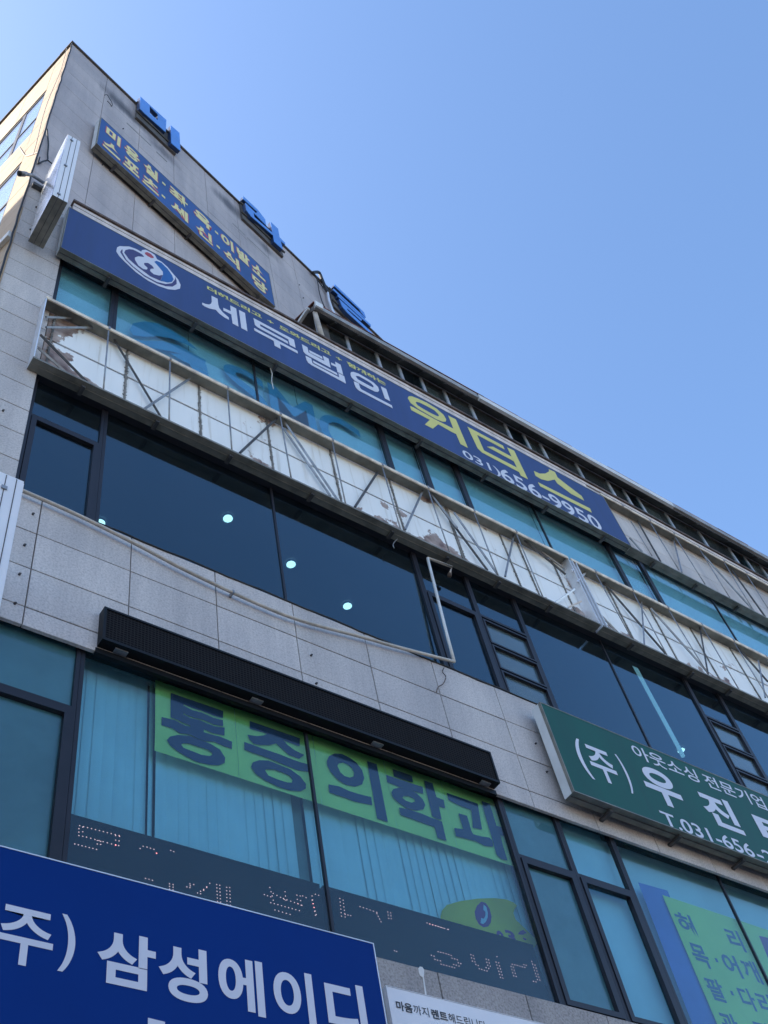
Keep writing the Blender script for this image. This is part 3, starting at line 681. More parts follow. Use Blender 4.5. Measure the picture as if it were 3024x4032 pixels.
# blue sign on the tower wall
TF = 0.18
a0, zt1 = TW.px(398, 461, TF); zb1 = TW.px(381, 565, TF)[1]; a1 = TW.px(1072, 1144, TF)[0]
tsign = signbox('tower_sign', TW, a0, a1, zb1, zt1, 0.05, TF, 'mid_sign_blue', 'medium blue box sign with two rows of red edged yellow letters on the tower wall', brackets=5)
r1t, r1b = TW.px(*cO(152, 140), TF)[1], TW.px(*cO(265, 330), TF)[1]
r2t, r2b = TW.px(*cO(180, 285), TF)[1], TW.px(*cO(265, 447), TF)[1]
m = MB(); mr = MB()
def tput(s_, l_, r_, zb_, zt_):
    a_, b_ = TW.px(*cO(*l_), TF)[0], TW.px(*cO(*r_), TF)[0]
    write(mr, TW, s_, a_-0.015, b_+0.015, zb_-0.012, zt_+0.012, TF+0.002, 0.062)
    write(m, TW, s_, a_, b_, zb_, zt_, TF+0.004, 0.04)
for s_, l_, r_ in (('미', (150, 190), (272, 300)), ('용', (312, 340), (438, 440)), ('실', (478, 500), (600, 600)), ('좌', (702, 720), (858, 830)), ('욕', (918, 920), (1062, 1030)), ('이', (1152, 1115), (1258, 1220)), ('발', (1290, 1240), (1398, 1340)), ('소', (1424, 1390), (1532, 1480))):
    tput(s_, l_, r_, r1b, r1t)
for s_, l_, r_ in (('스', (122, 310), (270, 435)), ('포', (298, 485), (436, 590)), ('츠', (466, 640), (605, 745)), ('세', (712, 865), (862, 975)), ('신', (935, 1060), (1074, 1170)), ('식', (1176, 1280), (1312, 1390)), ('당', (1430, 1510), (1556, 1610))):
    tput(s_, l_, r_, r2b, r2t)
for q, zt_, zb_ in (((652, 642), r1t, r1b), ((1110, 1068), r1t, r1b), ((648, 758), r2t, r2b), ((1126, 1200), r2t, r2b)):
    a_ = TW.px(*cO(*q), TF)[0]; zc_ = zb_+(zt_-zb_)*0.45
    m.pbox(TW, a_-0.035, a_+0.035, TF+0.001, TF+0.005, zc_-0.04, zc_+0.04)
part('lettering', m, 'letter_pale_yellow', tsign); part('letter_outline', mr, 'letter_red', tsign)

# blue metal letters along the tower's roof edge
RO = 0.14
def roof_letter(label, cp, pieces, bars):
    loops = [L2(TW, cp, (p[0] if isinstance(p[0], list) else p), RO) for p in pieces]
    a_ = min(q[0] for lp in loops for q in lp); b_ = max(q[0] for lp in loops for q in lp); z_ = min(q[1] for lp in loops for q in lp); zt_ = max(q[1] for lp in loops for q in lp)
    t = thing('roof_letter', TW.w(a_, z_, 0), label, 'sign', 'blue letters along the roof edge')
    for pc in pieces:
        lps = pc if isinstance(pc[0], list) else [pc]
        mm = MB().poly(TW, [L2(TW, cp, lp, RO) for lp in lps], RO, 0.012)
        o = part('letter_face', mm, 'roof_letter_blue', t)
        mm = MB().poly(TW, [L2(TW, cp, lp, RO) for lp in lps], RO-0.0125, 0.075)
        part('letter_return', mm, 'roof_letter_dark', o)
    mm = MB()
    for f_ in (0.12, 0.5, 0.88):
        aa_ = a_+(b_-a_)*f_
        mm.bar(TW.w(aa_, z_+(zt_-z_)*0.3, 0.0), TW.w(aa_, z_+(zt_-z_)*0.3, RO-0.09), 0.03)
    for f_ in (0.22, 0.7): mm.bar(TW.w(a_-0.02, z_+(zt_-z_)*f_, 0.068), TW.w(b_+0.02, z_+(zt_-z_)*f_, 0.068), 0.03)
    part('mounting_rail', mm, 'dark_steel', t)
    part('soot_shade_pan', MB().pbox(TW, a_+0.02, b_-0.03, 0.004, 0.05, z_-0.02, z_+(zt_-z_)*0.75), 'soffit_dark', t)  # dark sheet standing in for soot and shadow in the gap behind
roof_letter('blue metal syllable with a square hole and a post, nearest the tower corner', cQ, [
    [[(125,70),(368,290),(362,403),(165,228),(122,182)], [(213,160),(290,240),(287,292),(213,225)]],
    [(408,338),(490,410),(500,578),(415,505)]], None)
roof_letter('blue metal syllable with folded strokes and stubbed post, middle of the roof letters', cQ, [
    [(1085,1000),(1222,1128),(1220,1150),(1083,1026)],
    [(1105,1062),(1205,1160),(1225,1132),(1290,1218),(1300,1275),(1182,1155),(1190,1195),(1362,1345),(1362,1366),(1160,1190),(1115,1130)],
    [(1340,1238),(1410,1305),(1425,1385),(1475,1435),(1477,1452),(1435,1420),(1455,1498),(1375,1425)]], None)
roof_letter('blue metal syllable of stacked stripes above the rooftop eave', cN, [
    [(722,226),(1108,596),(1130,662),(1104,640),(1048,560),(716,252)],
    [(708,284),(1042,592),(1100,646),(1128,668),(1110,668),(1040,612),(703,304)],
    [(762,362),(1197,758),(1194,782),(768,390)],
    [(782,420),(1082,692),(1070,708),(886,546),(890,566),(1112,768),(1214,866),(1205,886),(890,602),(826,525)]], None)

# green sign on the right
GF = 0.20
a0, zt1 = FR.px(*cE(532, 706), GF); zb1 = FR.px(*cE(708, 1150), GF)[1]
green = signbox('fascia_sign', FR, a0, X(2.05), zb1, zt1, 0.07, GF, 'sign_green', 'dark green box sign with white lettering and phone number beside black LED board', brackets=4)
LO = GF+0.003
m = MB()
write_px(m, FR, cGR, '(', (132, 300), (285, 530), (150, 220), (280, 540), LO, 0.012)
write_px(m, FR, cGR, '주', (235, 370), (470, 510), (215, 262), (430, 580), LO, 0.018)
write_px(m, FR, cGR, ')', (455, 370), (592, 600), (445, 340), (590, 655), LO, 0.012)
zt_ = FR.px(*cGR(600, 270), LO)[1]; zb_ = FR.px(*cGR(1090, 560), LO)[1]
write(m, FR, '아웃소싱', FR.px(*cGR(580, 300), LO)[0], FR.px(*cGR(1105, 530), LO)[0], zb_, zt_, LO, 0.012)
a_ = FR.px(*cGR(1152, 540), LO)[0]; s1 = (FR.px(*cGR(1640, 750), LO)[0]-a_)
write(m, FR, '전문기업', a_, a_+s1, zb_, zt_, LO, 0.012)
z1_ = FR.px(*cGR(760, 462), LO)[1]; z0_ = FR.px(*cGR(910, 765), LO)[1]
write_px(m, FR, cGR, '우', (690, 590), (1000, 735), (760, 462), (910, 765), LO, 0.035)
write_px(m, FR, cGR, '진', (1130, 720), (1440, 900), (1085, 615), (1475, 985), LO, 0.035)
a_ = FR.px(*cGR(1560, 880), LO)[0]
write(m, FR, '테크', a_, a_+1.55, FR.px(*cGR(1475, 985), LO)[1], FR.px(*cGR(1085, 615), LO)[1], LO, 0.035)
a_ = FR.px(*cGR(800, 800), LO)[0]; b_ = FR.px(*cGR(1550, 1130), LO)[0]
write(m, FR, 'T.031-656', a_, b_, FR.px(*cGR(1535, 1155), LO)[1], FR.px(*cGR(800, 786), LO)[1], LO, 0.014)
write(m, FR, '-2', b_+0.04, b_+0.33, FR.px(*cGR(1535, 1155), LO)[1], FR.px(*cGR(800, 786), LO)[1], LO, 0.014)
part('lettering', m, 'letter_white', green)

# black LED message board
LEDF = 0.085
a0, zt1 = FR.px(*cK(683, 975), LEDF); zb1 = FR.px(*cA(665, 190), LEDF)[1]; a1 = FR.px(*cB(1585, 945), LEDF)[0]
led = thing('message_board', FR.w(a0, zb1, 0), 'long black LED message board with perforated face above the clinic windows', 'LED sign')
part('casing', MB().pbox(FR, a0, a1, 0.002, LEDF-0.012, zb1, zt1), 'led_frame', led)
rim = MB()
for r in ((a0, a0+0.02, zb1, zt1), (a1-0.02, a1, zb1, zt1), (a0+0.02, a1-0.02, zb1, zb1+0.025), (a0+0.02, a1-0.02, zt1-0.02, zt1)): rim.pbox(FR, r[0], r[1], LEDF-0.0115, LEDF+0.004, r[2], r[3])
part('rim', rim, 'led_frame', led)
part('frame_shade_strip', MB().pbox(FR, a0-0.01, a1+0.01, -0.03, 0.006, Z(1.194), zb1-0.013), 'led_frame', led)  # dark strip standing in for shadow and dark window head under the board
nmod = 12
for k in range(nmod):
    q0 = a0+0.021+(a1-a0-0.042)*k/nmod; q1 = a0+0.021+(a1-a0-0.042)*(k+1)/nmod
    part('led_module', MB().pbox(FR, q0+0.0008, q1-0.0008, LEDF-0.0112, LEDF-0.004, zb1+0.026, zt1-0.021), 'led_grille', led)
for k in range(4):
    q = a0+0.12+(a1-a0-0.3)*k/3.0
    part('bracket', MB().pbox(FR, q, q+0.10, 0.01, LEDF-0.03, zb1-0.012, zb1-0.001), 'galvanised', led)

# deep blue sign, lower left
BF = 0.20
zt1 = FR.px(*cC(400, 655), BF)[1]; a1 = FR.px(*cC(868, 820), BF)[0]
lower = signbox('fascia_sign', FR, X(0.02), a1, Z(0.47), zt1, 0.06, BF, 'deep_sign_blue', 'deep blue sign with thin silver rim and pale lettering under the clinic window', casing='silver_channel', lip=0.008)
LO = BF+0.003
m = MB()
zt_ = FR.px(*cBL(795, 290), LO)[1]; zb_ = FR.px(*cBL(1400, 828), LO)[1]
write_px(m, FR, cBL, '주', (-28, 335), (382, 440), (62, 112), (165, 556), LO, 0.016)
write_px(m, FR, cBL, ')', (415, 590), (548, 380), (458, 180), (450, 600), LO, 0.02)
write_px(m, FR, cBL, '삼', (708, 450), (1131, 470), (800, 290), (1050, 740), LO, 0.028)
write_px(m, FR, cBL, '성', (1152, 545), (1504, 600), (1230, 388), (1400, 828), LO, 0.028)
a_ = FR.px(*cL(1425, 1030), LO)[0]
write(m, FR, '에', a_, FR.px(*cC(210, 1050), LO)[0], FR.px(*cC(205, 1215), LO)[1], FR.px(*cC(95, 865), LO)[1], LO, 0.028)
write(m, FR, '이', FR.px(*cC(264, 1010), LO)[0], FR.px(*cC(512, 1150), LO)[0], FR.px(*cC(205, 1215), LO)[1]-0.02, FR.px(*cC(445, 950), LO)[1], LO, 0.028)
write(m, FR, '디', FR.px(*cC(570, 1040), LO)[0], FR.px(*cC(812, 1150), LO)[0], FR.px(*cC(205, 1215), LO)[1]-0.03, FR.px(*cC(740, 1020), LO)[1], LO, 0.028)
part('lettering', m, 'letter_white', lower)
part('second_line', traced(FR, cBL, [[(1075,935),(1198,965),(1195,1040),(1075,1010)]], LO), 'letter_white', lower)

# white sign, bottom
a0, zt1 = FR.px(*cW(106, 276), 0.06)
wsign = signbox('fascia_sign', FR, a0, X(1.7), Z(0.45), zt1, 0.01, 0.06, 'sign_white', 'plain white sign with thin black lettering below the clinic window', casing='sign_white', lip=0.004)
LO = 0.063
m = MB()
zt_ = FR.px(*cW(222, 440), LO)[1]; zb_ = FR.px(*cW(385, 577), LO)[1]
for s_, l_, r_, bo in (('마음', (222, 490), (402, 545), 0.022), ('까지', (408, 530), (580, 590), 0.0), ('렌트', (606, 580), (785, 640), 0.022), ('해드립니다', (790, 620), (1200, 715), 0.0)):
    write(m, FR, s_, FR.px(*cW(*l_), LO)[0], FR.px(*cW(*r_), LO)[0], zb_, zt_, LO, bo)
part('lettering', m, 'letter_black', wsign)

# projecting box signs at the corner
def blade(label, x0, x1, y0, y1, z0, z1):
    t = thing('projecting_sign', (x0, y0, z0), label, 'sign', 'white box signs projecting at the corner')
    part('casing', MB().box(x0+0.006, x1-0.006, y1, y0, z0+0.006, z1), 'sign_white', t)
    part('face', MB().box(x0, x0+0.005, y1+0.01, y0-0.005, z0+0.012, z1-0.01), 'sign_mirror', t)
    part('face', MB().box(x1-0.005, x1, y1+0.01, y0-0.005, z0+0.012, z1-0.01), 'sign_white', t)
    part('underside', MB().box(x0+0.001, x1-0.001, y1-0.001, y0, z0, z0+0.005), 'sign_steel', t)
    wv = (x1-x0)
    for f_ in (0.36, 0.72):
        part('seam', MB().box(x0+wv*f_-0.003, x0+wv*f_+0.003, y1-0.003, y1+0.001, z0+0.01, z1-0.01).box(x0+wv*f_-0.003, x0+wv*f_+0.003, y1+0.01, y0-0.01, z0-0.002, z0+0.001), 'dark_steel', t)
    for k in range(3):
        zz = z0+(z1-z0)*(0.04+0.44*k)
        part('clip', MB().box(x0+wv*0.36-0.02, x0+wv*0.36+0.02, y1-0.012, y1-0.0035, zz, zz+0.035), 'galvanised', t)
    for zz in (z0+0.25, z1-0.3): part('bracket', MB().box((x0+x1)/2-0.02, (x0+x1)/2+0.02, y0, -0.002, zz, zz+0.05), 'dark_steel', t)
blade('tall white box sign projecting below the security camera at the building corner', X(0.180), X(0.2155), -0.10, -0.71, Z(2.395), Z(2.838))
blade('white box sign projecting beside the dark third floor windows and white pipe', X(0.198), X(0.2385), -0.10, -0.71, Z(0.85), Z(1.313))

# ------------------------------------------------------------------ empty sign frames
FD = 0.14
def seg(cp, p, q, off): return FR.w(*FR.px(*cp(*p), off), off), FR.w(*FR.px(*cp(*q), off), off)
def frame(label, x0, x1, z0, z1, rods, braces, studs, endplates, post=()):
    t = thing('empty_sign_frame', FR.w(x0, z0, 0), label, 'sign frame', 'stripped sign boxes on the facade')
    part('top_plate', MB().box(x0, x1, -FD+0.012, -0.002, z1-0.012, z1), 'sign_steel', t)
    rl = MB(); x = x0
    while x < x1-0.05:
        L_ = min(random.uniform(1.1, 1.5), x1-x); rl.box(x+0.001, x+L_-0.003, -FD-0.004, -FD+0.011, z1-0.05, z1+0.004); x += L_
    part('front_rail', rl, 'beige_rail', t)
    part('bottom_plate', MB().box(x0, x1, -FD, -0.002, z0, z0+0.014).box(x0, x1, -FD-0.003, -FD+0.006, z0+0.001, z0+0.028).box(x0, x1, -FD*0.5-0.006, -FD*0.5+0.006, z0-0.006, z0-0.0005), 'sign_steel', t)
    k = 0; x = x0+0.5
    while x < x1:
        part('bracket', MB().box(x, x+0.04, -FD*0.75, -0.0, z0-0.035, z0-0.0065), 'dark_steel', t); x += random.uniform(0.7, 1.1)
    for xe in endplates:
        part('end_plate', MB().box(xe-0.006, xe+0.006, -FD-0.002, -0.002, z0+0.0145, z1-0.0125), 'silver_channel', t)
    for i, (cp, p, q) in enumerate(rods):
        a, b = seg(cp, p, q, FD-0.012); a.z = min(max(a.z, z0+.01), z1-.014); b.z = max(b.z, z0+0.014)
        part('rod', MB().tube([a, b], 0.0085, 6), 'galvanised', t, True)
        part('hook', MB().box(a.x-0.011, a.x+0.011, -FD-0.012, -FD-0.0045, z1-0.045, z1+0.008), 'galvanised', t)
    for i, (cp, p, q) in enumerate(braces):
        o_ = FD*(0.30+0.08*(i % 4)); a, b = seg(cp, p, q, o_)
        part('brace', MB().bar(a, b, 0.021), 'galvanised' if i % 3 else 'dark_steel', t)
    for (cp, p, q) in studs:
        a, b = seg(cp, p, q, 0.004); xm = (a.x+b.x)/2; m_ = MB()
        m_.box(xm-0.009, xm+0.009, -0.012, 0.0, z0+0.016, z1-0.014)
        z = z0+0.05
        while z < z1-0.05:
            for sgn in (-1, 1):
                if random.random() < 0.5:
                    ln = random.uniform(0.004, 0.018); h_ = random.uniform(0.004, 0.011); zz = z+random.uniform(-0.01, 0.01)
                    m_.add([(xm+sgn*0.0085, -0.010, zz-h_), (xm+sgn*(0.009+ln), -0.009, zz+random.uniform(-0.014, 0.014)), (xm+sgn*0.0085, -0.010, zz+h_), (xm+sgn*0.0085, -0.002, zz-h_), (xm+sgn*(0.009+ln), -0.002, zz), (xm+sgn*0.0085, -0.002, zz+h_)], [(0, 1, 2), (3, 5, 4), (0, 3, 4, 1), (1, 4, 5, 2)])
            z += 0.028
        part('glue_strip', m_, 'glue_strip', t)
    for (cp, p, q, o1, o2) in post:
        a = FR.w(*FR.px(*cp(*p), o1), o1); b = FR.w(*FR.px(*cp(*q), o2), o2)
        part('stub', MB().bar(a, b, 0.022), 'silver_channel', t)
    return t
FZ0, FZ1 = Z(1.884), Z(2.158)
frame('stripped sign frame over peeling white sheets between third and fourth floors, weathered end',
    X(0.242), X(1.690), FZ0, FZ1,
    [(cG, (710, 660), (675, 1060)), (cG, (1110, 850), (1105, 1260)), (cG, (1485, 1040), (1515, 1450)), (cH, (500, 215), (575, 635)), (cH, (840, 385), (930, 800)), (cH, (1165, 545), (1290, 970)), (cH, (1465, 700), (1610, 1120)), (cF, (205, 765), (330, 1090)), (cF, (415, 875), (550, 1195))],
    [(cG, (725, 690), (1050, 1230)), (cG, (1240, 980), (940, 1180)), (cG, (250, 780), (430, 940)), (cG, (265, 695), (570, 1005)), (cG, (300, 578), (525, 588)), (cG, (300, 645), (650, 648)), (cH, (485, 240), (240, 470)), (cH, (520, 250), (880, 780)), (cH, (525, 310), (830, 750)), (cH, (1140, 595), (990, 825)), (cH, (1440, 705), (1320, 970)), (cH, (1480, 730), (1659, 960)), (cF, (0, 690), (275, 1060)), (cF, (110, 775), (325, 1080)), (cF, (405, 885), (362, 1090)), (cF, (425, 885), (660, 1080)), (cF, (460, 910), (655, 1050))],
    [(cG, (350, 590), (310, 890)), (cG, (830, 790), (815, 1125)), (cG, (1300, 1020), (1310, 1350)), (cH, (410, 240), (460, 580)), (cH, (825, 430), (900, 790)), (cH, (1210, 620), (1310, 980)), (cH, (1575, 800), (1659, 1060)), (cF, (70, 745), (165, 1010)), (cF, (325, 860), (440, 1140)), (cF, (420, 890), (515, 1180)), (cF, (575, 960), (680, 1220))],
    [X(0.242)+0.006, X(1.690)-0.008],
    [(cR, (155, 580), (290, 485), 0.02, FD), (cR, (245, 615), (340, 570), 0.02, FD)])
frame('stripped sign frame over clean white sheets, starting at a silver upright channel',
    X(1.700), X(2.75), FZ0, FZ1,
    [(cR, (435, 365), (700, 840)), (cR, (695, 490), (945, 950)), (cR, (940, 605), (1235, 1085)), (cR, (1185, 735), (1455, 1195)), (cR, (1405, 840), (1659, 1250)), (cR, (1640, 960), (1800, 1250))],
    [(cR, (460, 395), (935, 940)), (cR, (765, 575), (785, 880)), (cR, (830, 620), (1240, 1080)), (cR, (1175, 745), (1235, 1085)), (cR, (380, 570), (600, 795)), (cR, (415, 650), (530, 755)), (cR, (1430, 880), (1659, 1140)), (cR, (1590, 990), (1640, 1250))],
    [(cR, (520, 480), (720, 855)), (cR, (810, 610), (1030, 1000)), (cR, (1100, 760), (1330, 1130)), (cR, (1370, 880), (1600, 1240))],
    [X(1.700)+0.008, X(1.715), X(2.75)-0.008],
    [(cR, (270, 355), (330, 325), FD, 0.02), (cR, (310, 435), (385, 350), FD, 0.02)])
frame('stripped sign frame over grey stone tiles, continuing the long blue sign',
    X(2.052), X(3.3), Z(2.425), Z(2.712),
    [(cR, (690, 5), (840, 250)), (cR, (830, 20), (1030, 350)), (cR, (1005, 120), (1215, 450)), (cR, (1180, 210), (1390, 545)), (cR, (1345, 290), (1560, 640)), (cR, (1510, 385), (1659, 620))],
    [(cR, (735, 0), (900, 290)), (cR, (985, 110), (1050, 365)), (cR, (1190, 230), (1560, 640)), (cR, (1400, 345), (1640, 680)), (cR, (680, 120), (770, 220))],
    [], [X(3.3)-0.01])

# ================================================================== BEHIND AND ON THE GLASS
# vertical blinds of the clinic
def vblind(label, x0, x1, z0, z1, off, gaps=()):
    t = thing('vertical_blind', FR.w(x0, z0, off), label, 'blind', 'vertical blinds in the clinic window')
    part('head_rail', MB().pbox(FR, x0, x1, off-0.03, off+0.012, z1-0.03, z1), 'white_plastic', t)
    x = x0; i = 0
    while x < x1-0.03:
        wd = 0.089; an = random.uniform(0.05, 0.16)*random.choice((1, 1, 1, -1))
        if i in gaps: an = 0.75
        lean = random.uniform(-0.004, 0.004); dy = wd*0.5*math.sin(an); c = x+0.04; hw = wd*0.5*math.cos(an)
        vs_ = []
        n = 5
        for zz, sh in ((z0+random.uniform(-0.006, 0.006), lean), (z1-0.032, 0)):
            for k in range(n):
                f_ = k/(n-1)*2-1
                vs_.append((c+sh+hw*f_, -off+dy*f_-0.006*(1-f_*f_), zz))
        fs = [(k, k+1, n+k+1, n+k) for k in range(n-1)]
        m_ = MB().add(vs_, fs); m_.add([(p[0], p[1]+0.0012, p[2]) for p in vs_], [tuple(reversed(q)) for q in fs])
        part('blind_slat', m_, 'white_blind', t, True)
        x += 0.079; i += 1
    return t
vblind('pale vertical blind with a few turned slats beside the first banner syllable', X(0.412), X(0.757), Z(0.87), Z(1.225), -0.205, gaps=(7,))
vblind('pale vertical blind hanging behind the phone notice board', X(0.782), X(1.19), Z(0.87), Z(1.225), -0.205)
for xs in ((1.315, 1.447), ):
    single('roller_blind', MB().pbox(FR, X(xs[0]), X(xs[1]), -0.165, -0.155, Z(0.80), Z(1.25)), 'white_blind', 'pale roller blind in the narrow clinic casement window', 'blind')
single('roller_blind', MB().pbox(FR, X(1.455), X(2.05), -0.215, -0.205, Z(0.80), Z(1.25)), 'white_blind', 'wide pale roller blind behind the body part banner', 'blind')
part('pillar', MB().box(X(0.756), X(0.782), 0.24, 0.5, Z(0.75), Z(1.27)), 'frost_film', bld)
# roller blinds, fourth floor
for i, (q0, q1, bt, lb) in enumerate(((0.265, 0.4025, 2.14, 'pale roller blind behind the corner fourth floor window'), (0.406, 0.6045, 2.14, 'pale roller blind behind the wave logo on the glass'), (0.605, 0.7795, 2.14, 'pale roller blind behind the letter S on the glass'), (0.780, 0.9095, 2.14, 'pale roller blind behind the letter M on the glass'), (0.910, 1.162, 2.14, 'pale roller blind behind the letter C on the glass'),
        (1.166, 1.2885, 2.14, 'pale roller blind in the narrow window under the yellow lettering'), (1.291, 1.420, 2.14, 'pale roller blind in the narrow window under the small phone digits'), (1.425, 1.7055, 2.14, 'wide pale roller blind under the phone number'), (1.706, 1.998, 2.14, 'wide pale roller blind at the end of the long blue sign'),
        (2.003, 2.1355, 2.14, 'pale roller blind in the narrow window after the long blue sign'), (2.14, 2.4595, 2.14, 'wide pale roller blind under the tiled stripped frame'), (2.460, 2.855, 2.14, 'pale roller blind at the far end of the fourth floor'))):
    single('roller_blind', MB().pbox(FR, X(q0), X(q1), -0.145-0.01*(i % 2), -0.14-0.01*(i % 2), Z(bt), Z(2.50)), 'white_blind', lb, 'blind', 'fourth floor blinds')
# film lettering on the fourth-floor glass
OFF = GY-0.0075
m = MB()
sz1, sz0 = Z(2.392), Z(2.392)-0.92
write(m, FR, 'S', X(0.690), X(0.808), sz0, sz1, OFF, 0.012)
write(m, FR, 'M', X(0.815), X(0.948), sz0, sz1-0.015, OFF, 0.012)
write(m, FR, 'C', X(0.958), X(1.090), sz0, sz1, OFF, 0.012)
part('film_lettering', m, 'window_film_blue', w_smc)
m = traced(FR, cS, [
    [(92,150),(110,110),(180,98),(260,110),(340,150),(420,200),(470,245),(498,272),(430,235),(340,200),(260,185),(180,190),(110,180)],
    [(100,200),(180,215),(280,215),(380,240),(450,280),(545,330),(540,350),(450,305),(360,280),(250,260),(150,245)],
    [(330,290),(400,290),(470,310),(545,355),(556,400),(500,370),(420,340)],
    [(440,345),(500,372),(558,405),(560,440),(480,400)]], OFF, 0.001)
part('film_logo', m, 'window_film_blue', w_smc)
# fluorescent banner behind the clinic glass
BO = -0.115
ban = thing('window_banner', FR.w(X(0.53), Z(1.06), BO), 'fluorescent green banner of five large navy syllables inside the clinic window', 'banner')
tl = FR.px(*cA(1018, 463), BO); br = FR.px(*cB(1655, 1510), BO)
bx0, bx1, bz0, bz1 = tl[0], X(1.192), br[1], tl[1]+0.01
cuts = [bx0, FR.px(*cT1(838, 500), BO)[0], FR.px(*cT1(1515, 700), BO)[0]+0.01, FR.px(*cT2(560, 300), BO)[0], FR.px(*cT2(1040, 500), BO)[0], bx1]
for k in range(5):
    vs_ = []; n = 9
    for j in range(n):
        for i in range(n):
            xx = cuts[k]+(cuts[k+1]-cuts[k])*i/(n-1)+(0.003 if i == 0 and k else 0); zz = bz0+(bz1-bz0)*j/(n-1)
            vs_.append((xx, -BO+0.004+0.003*math.sin(xx*9+k)*math.cos(zz*7), zz))
    fs = [(j*n+i, j*n+i+1, (j+1)*n+i+1, (j+1)*n+i) for j in range(n-1) for i in range(n-1)]
    m_ = MB().add(vs_, fs); m_.add([(p[0], p[1]+0.001, p[2]) for p in vs_], [tuple(reversed(f)) for f in fs])
    part('banner_sheet', m_, 'banner_green', ban, True)
m = traced(FR, cT1, [
    [(272,195),(728,352),(725,415),(640,390),(540,350),(470,330),(380,292),(383,305),(460,345),(540,365),(640,410),(725,432),(727,485),(650,470),(560,430),(480,410),(420,390),(380,368),(380,382),(450,415),(520,430),(600,465),(660,487),(740,497),(738,565),(640,545),(560,510),(557,535),(620,555),(700,575),(805,620),(803,682),(740,660),(650,620),(560,612),(500,590),(440,555),(350,545),(290,505),(190,475),(192,405),(300,430),(360,460),(400,480),(442,490),(443,476),(380,455),(330,428),(270,408)],
    [[(238,605),(265,575),(330,562),(430,568),(530,605),(620,640),(700,690),(745,760),(740,805),(690,825),(610,820),(500,795),(400,745),(320,695),(265,650)], [(362,645),(380,632),(430,635),(520,665),(590,685),(630,715),(633,735),(610,745),(540,735),(450,700),(380,672)]],
    [(958,440),(1395,590),(1393,660),(1250,605),(1290,650),(1350,695),(1433,735),(1390,768),(1300,735),(1250,690),(1190,635),(1130,650),(1050,648),(990,635),(955,595),(940,560),(1020,572),(1080,565),(1115,552),(960,505)],
    [(910,622),(1100,690),(1230,735),(1330,775),(1400,800),(1477,820),(1482,885),(1380,870),(1270,825),(1130,765),(912,690)],
    [[(970,840),(985,800),(1040,782),(1120,785),(1210,820),(1310,860),(1400,925),(1448,990),(1445,1030),(1400,1053),(1310,1045),(1200,1010),(1090,955),(1010,900)], [(1090,870),(1110,858),(1170,860),(1250,890),(1310,920),(1332,955),(1325,977),(1280,975),(1200,950),(1120,915)]]], BO+0.004, 0.0008)
m2 = traced(FR, cT2, [
    [[(77,200),(95,160),(140,138),(200,142),(260,170),(320,215),(365,275),(382,340),(365,390),(310,408),(240,395),(170,355),(110,290),(82,240)], [(163,240),(175,218),(210,212),(250,228),(285,260),(300,295),(295,325),(265,335),(220,322),(185,290)]],
    [(90,390),(180,408),(260,445),(340,470),(440,495),(448,560),(310,532),(230,500),(97,455)],
    [(405,200),(483,225),(575,698),(487,668)],
    [(612,265),(770,320),(780,375),(625,325)],
    [(562,315),(700,360),(858,412),(865,467),(720,430),(570,372)],
    [[(605,455),(620,428),(670,418),(740,430),(810,465),(860,515),(880,560),(865,595),(810,605),(730,585),(650,530),(612,490)], [(690,500),(710,483),(750,488),(790,510),(798,530),(770,542),(720,525)]],
    [(870,360),(938,382),(970,495),(1030,520),(1043,588),(990,570),(1013,678),(980,675),(935,650)],
    [(665,580),(740,595),(850,632),(930,665),(1015,695),(1053,853),(980,828),(955,738),(880,715),(780,675),(678,640)],
    [(1055,462),(1180,505),(1307,550),(1342,760),(1267,745),(1265,690),(1255,600),(1150,560),(1070,520)],
    [(1150,628),(1220,650),(1255,770),(1270,800),(1340,818),(1405,828),(1425,850),(1435,900),(1370,895),(1290,855),(1200,830),(1130,815),(1115,748),(1190,758)],
    [(1338,528),(1405,550),(1460,730),(1525,750),(1537,820),(1490,805),(1515,900),(1550,1015),(1500,1000),(1460,965),(1430,850),(1390,720)]], BO+0.004, 0.0008)
m.add(m2.v, m2.f)
part('lettering', m, 'banner_letter', ban)
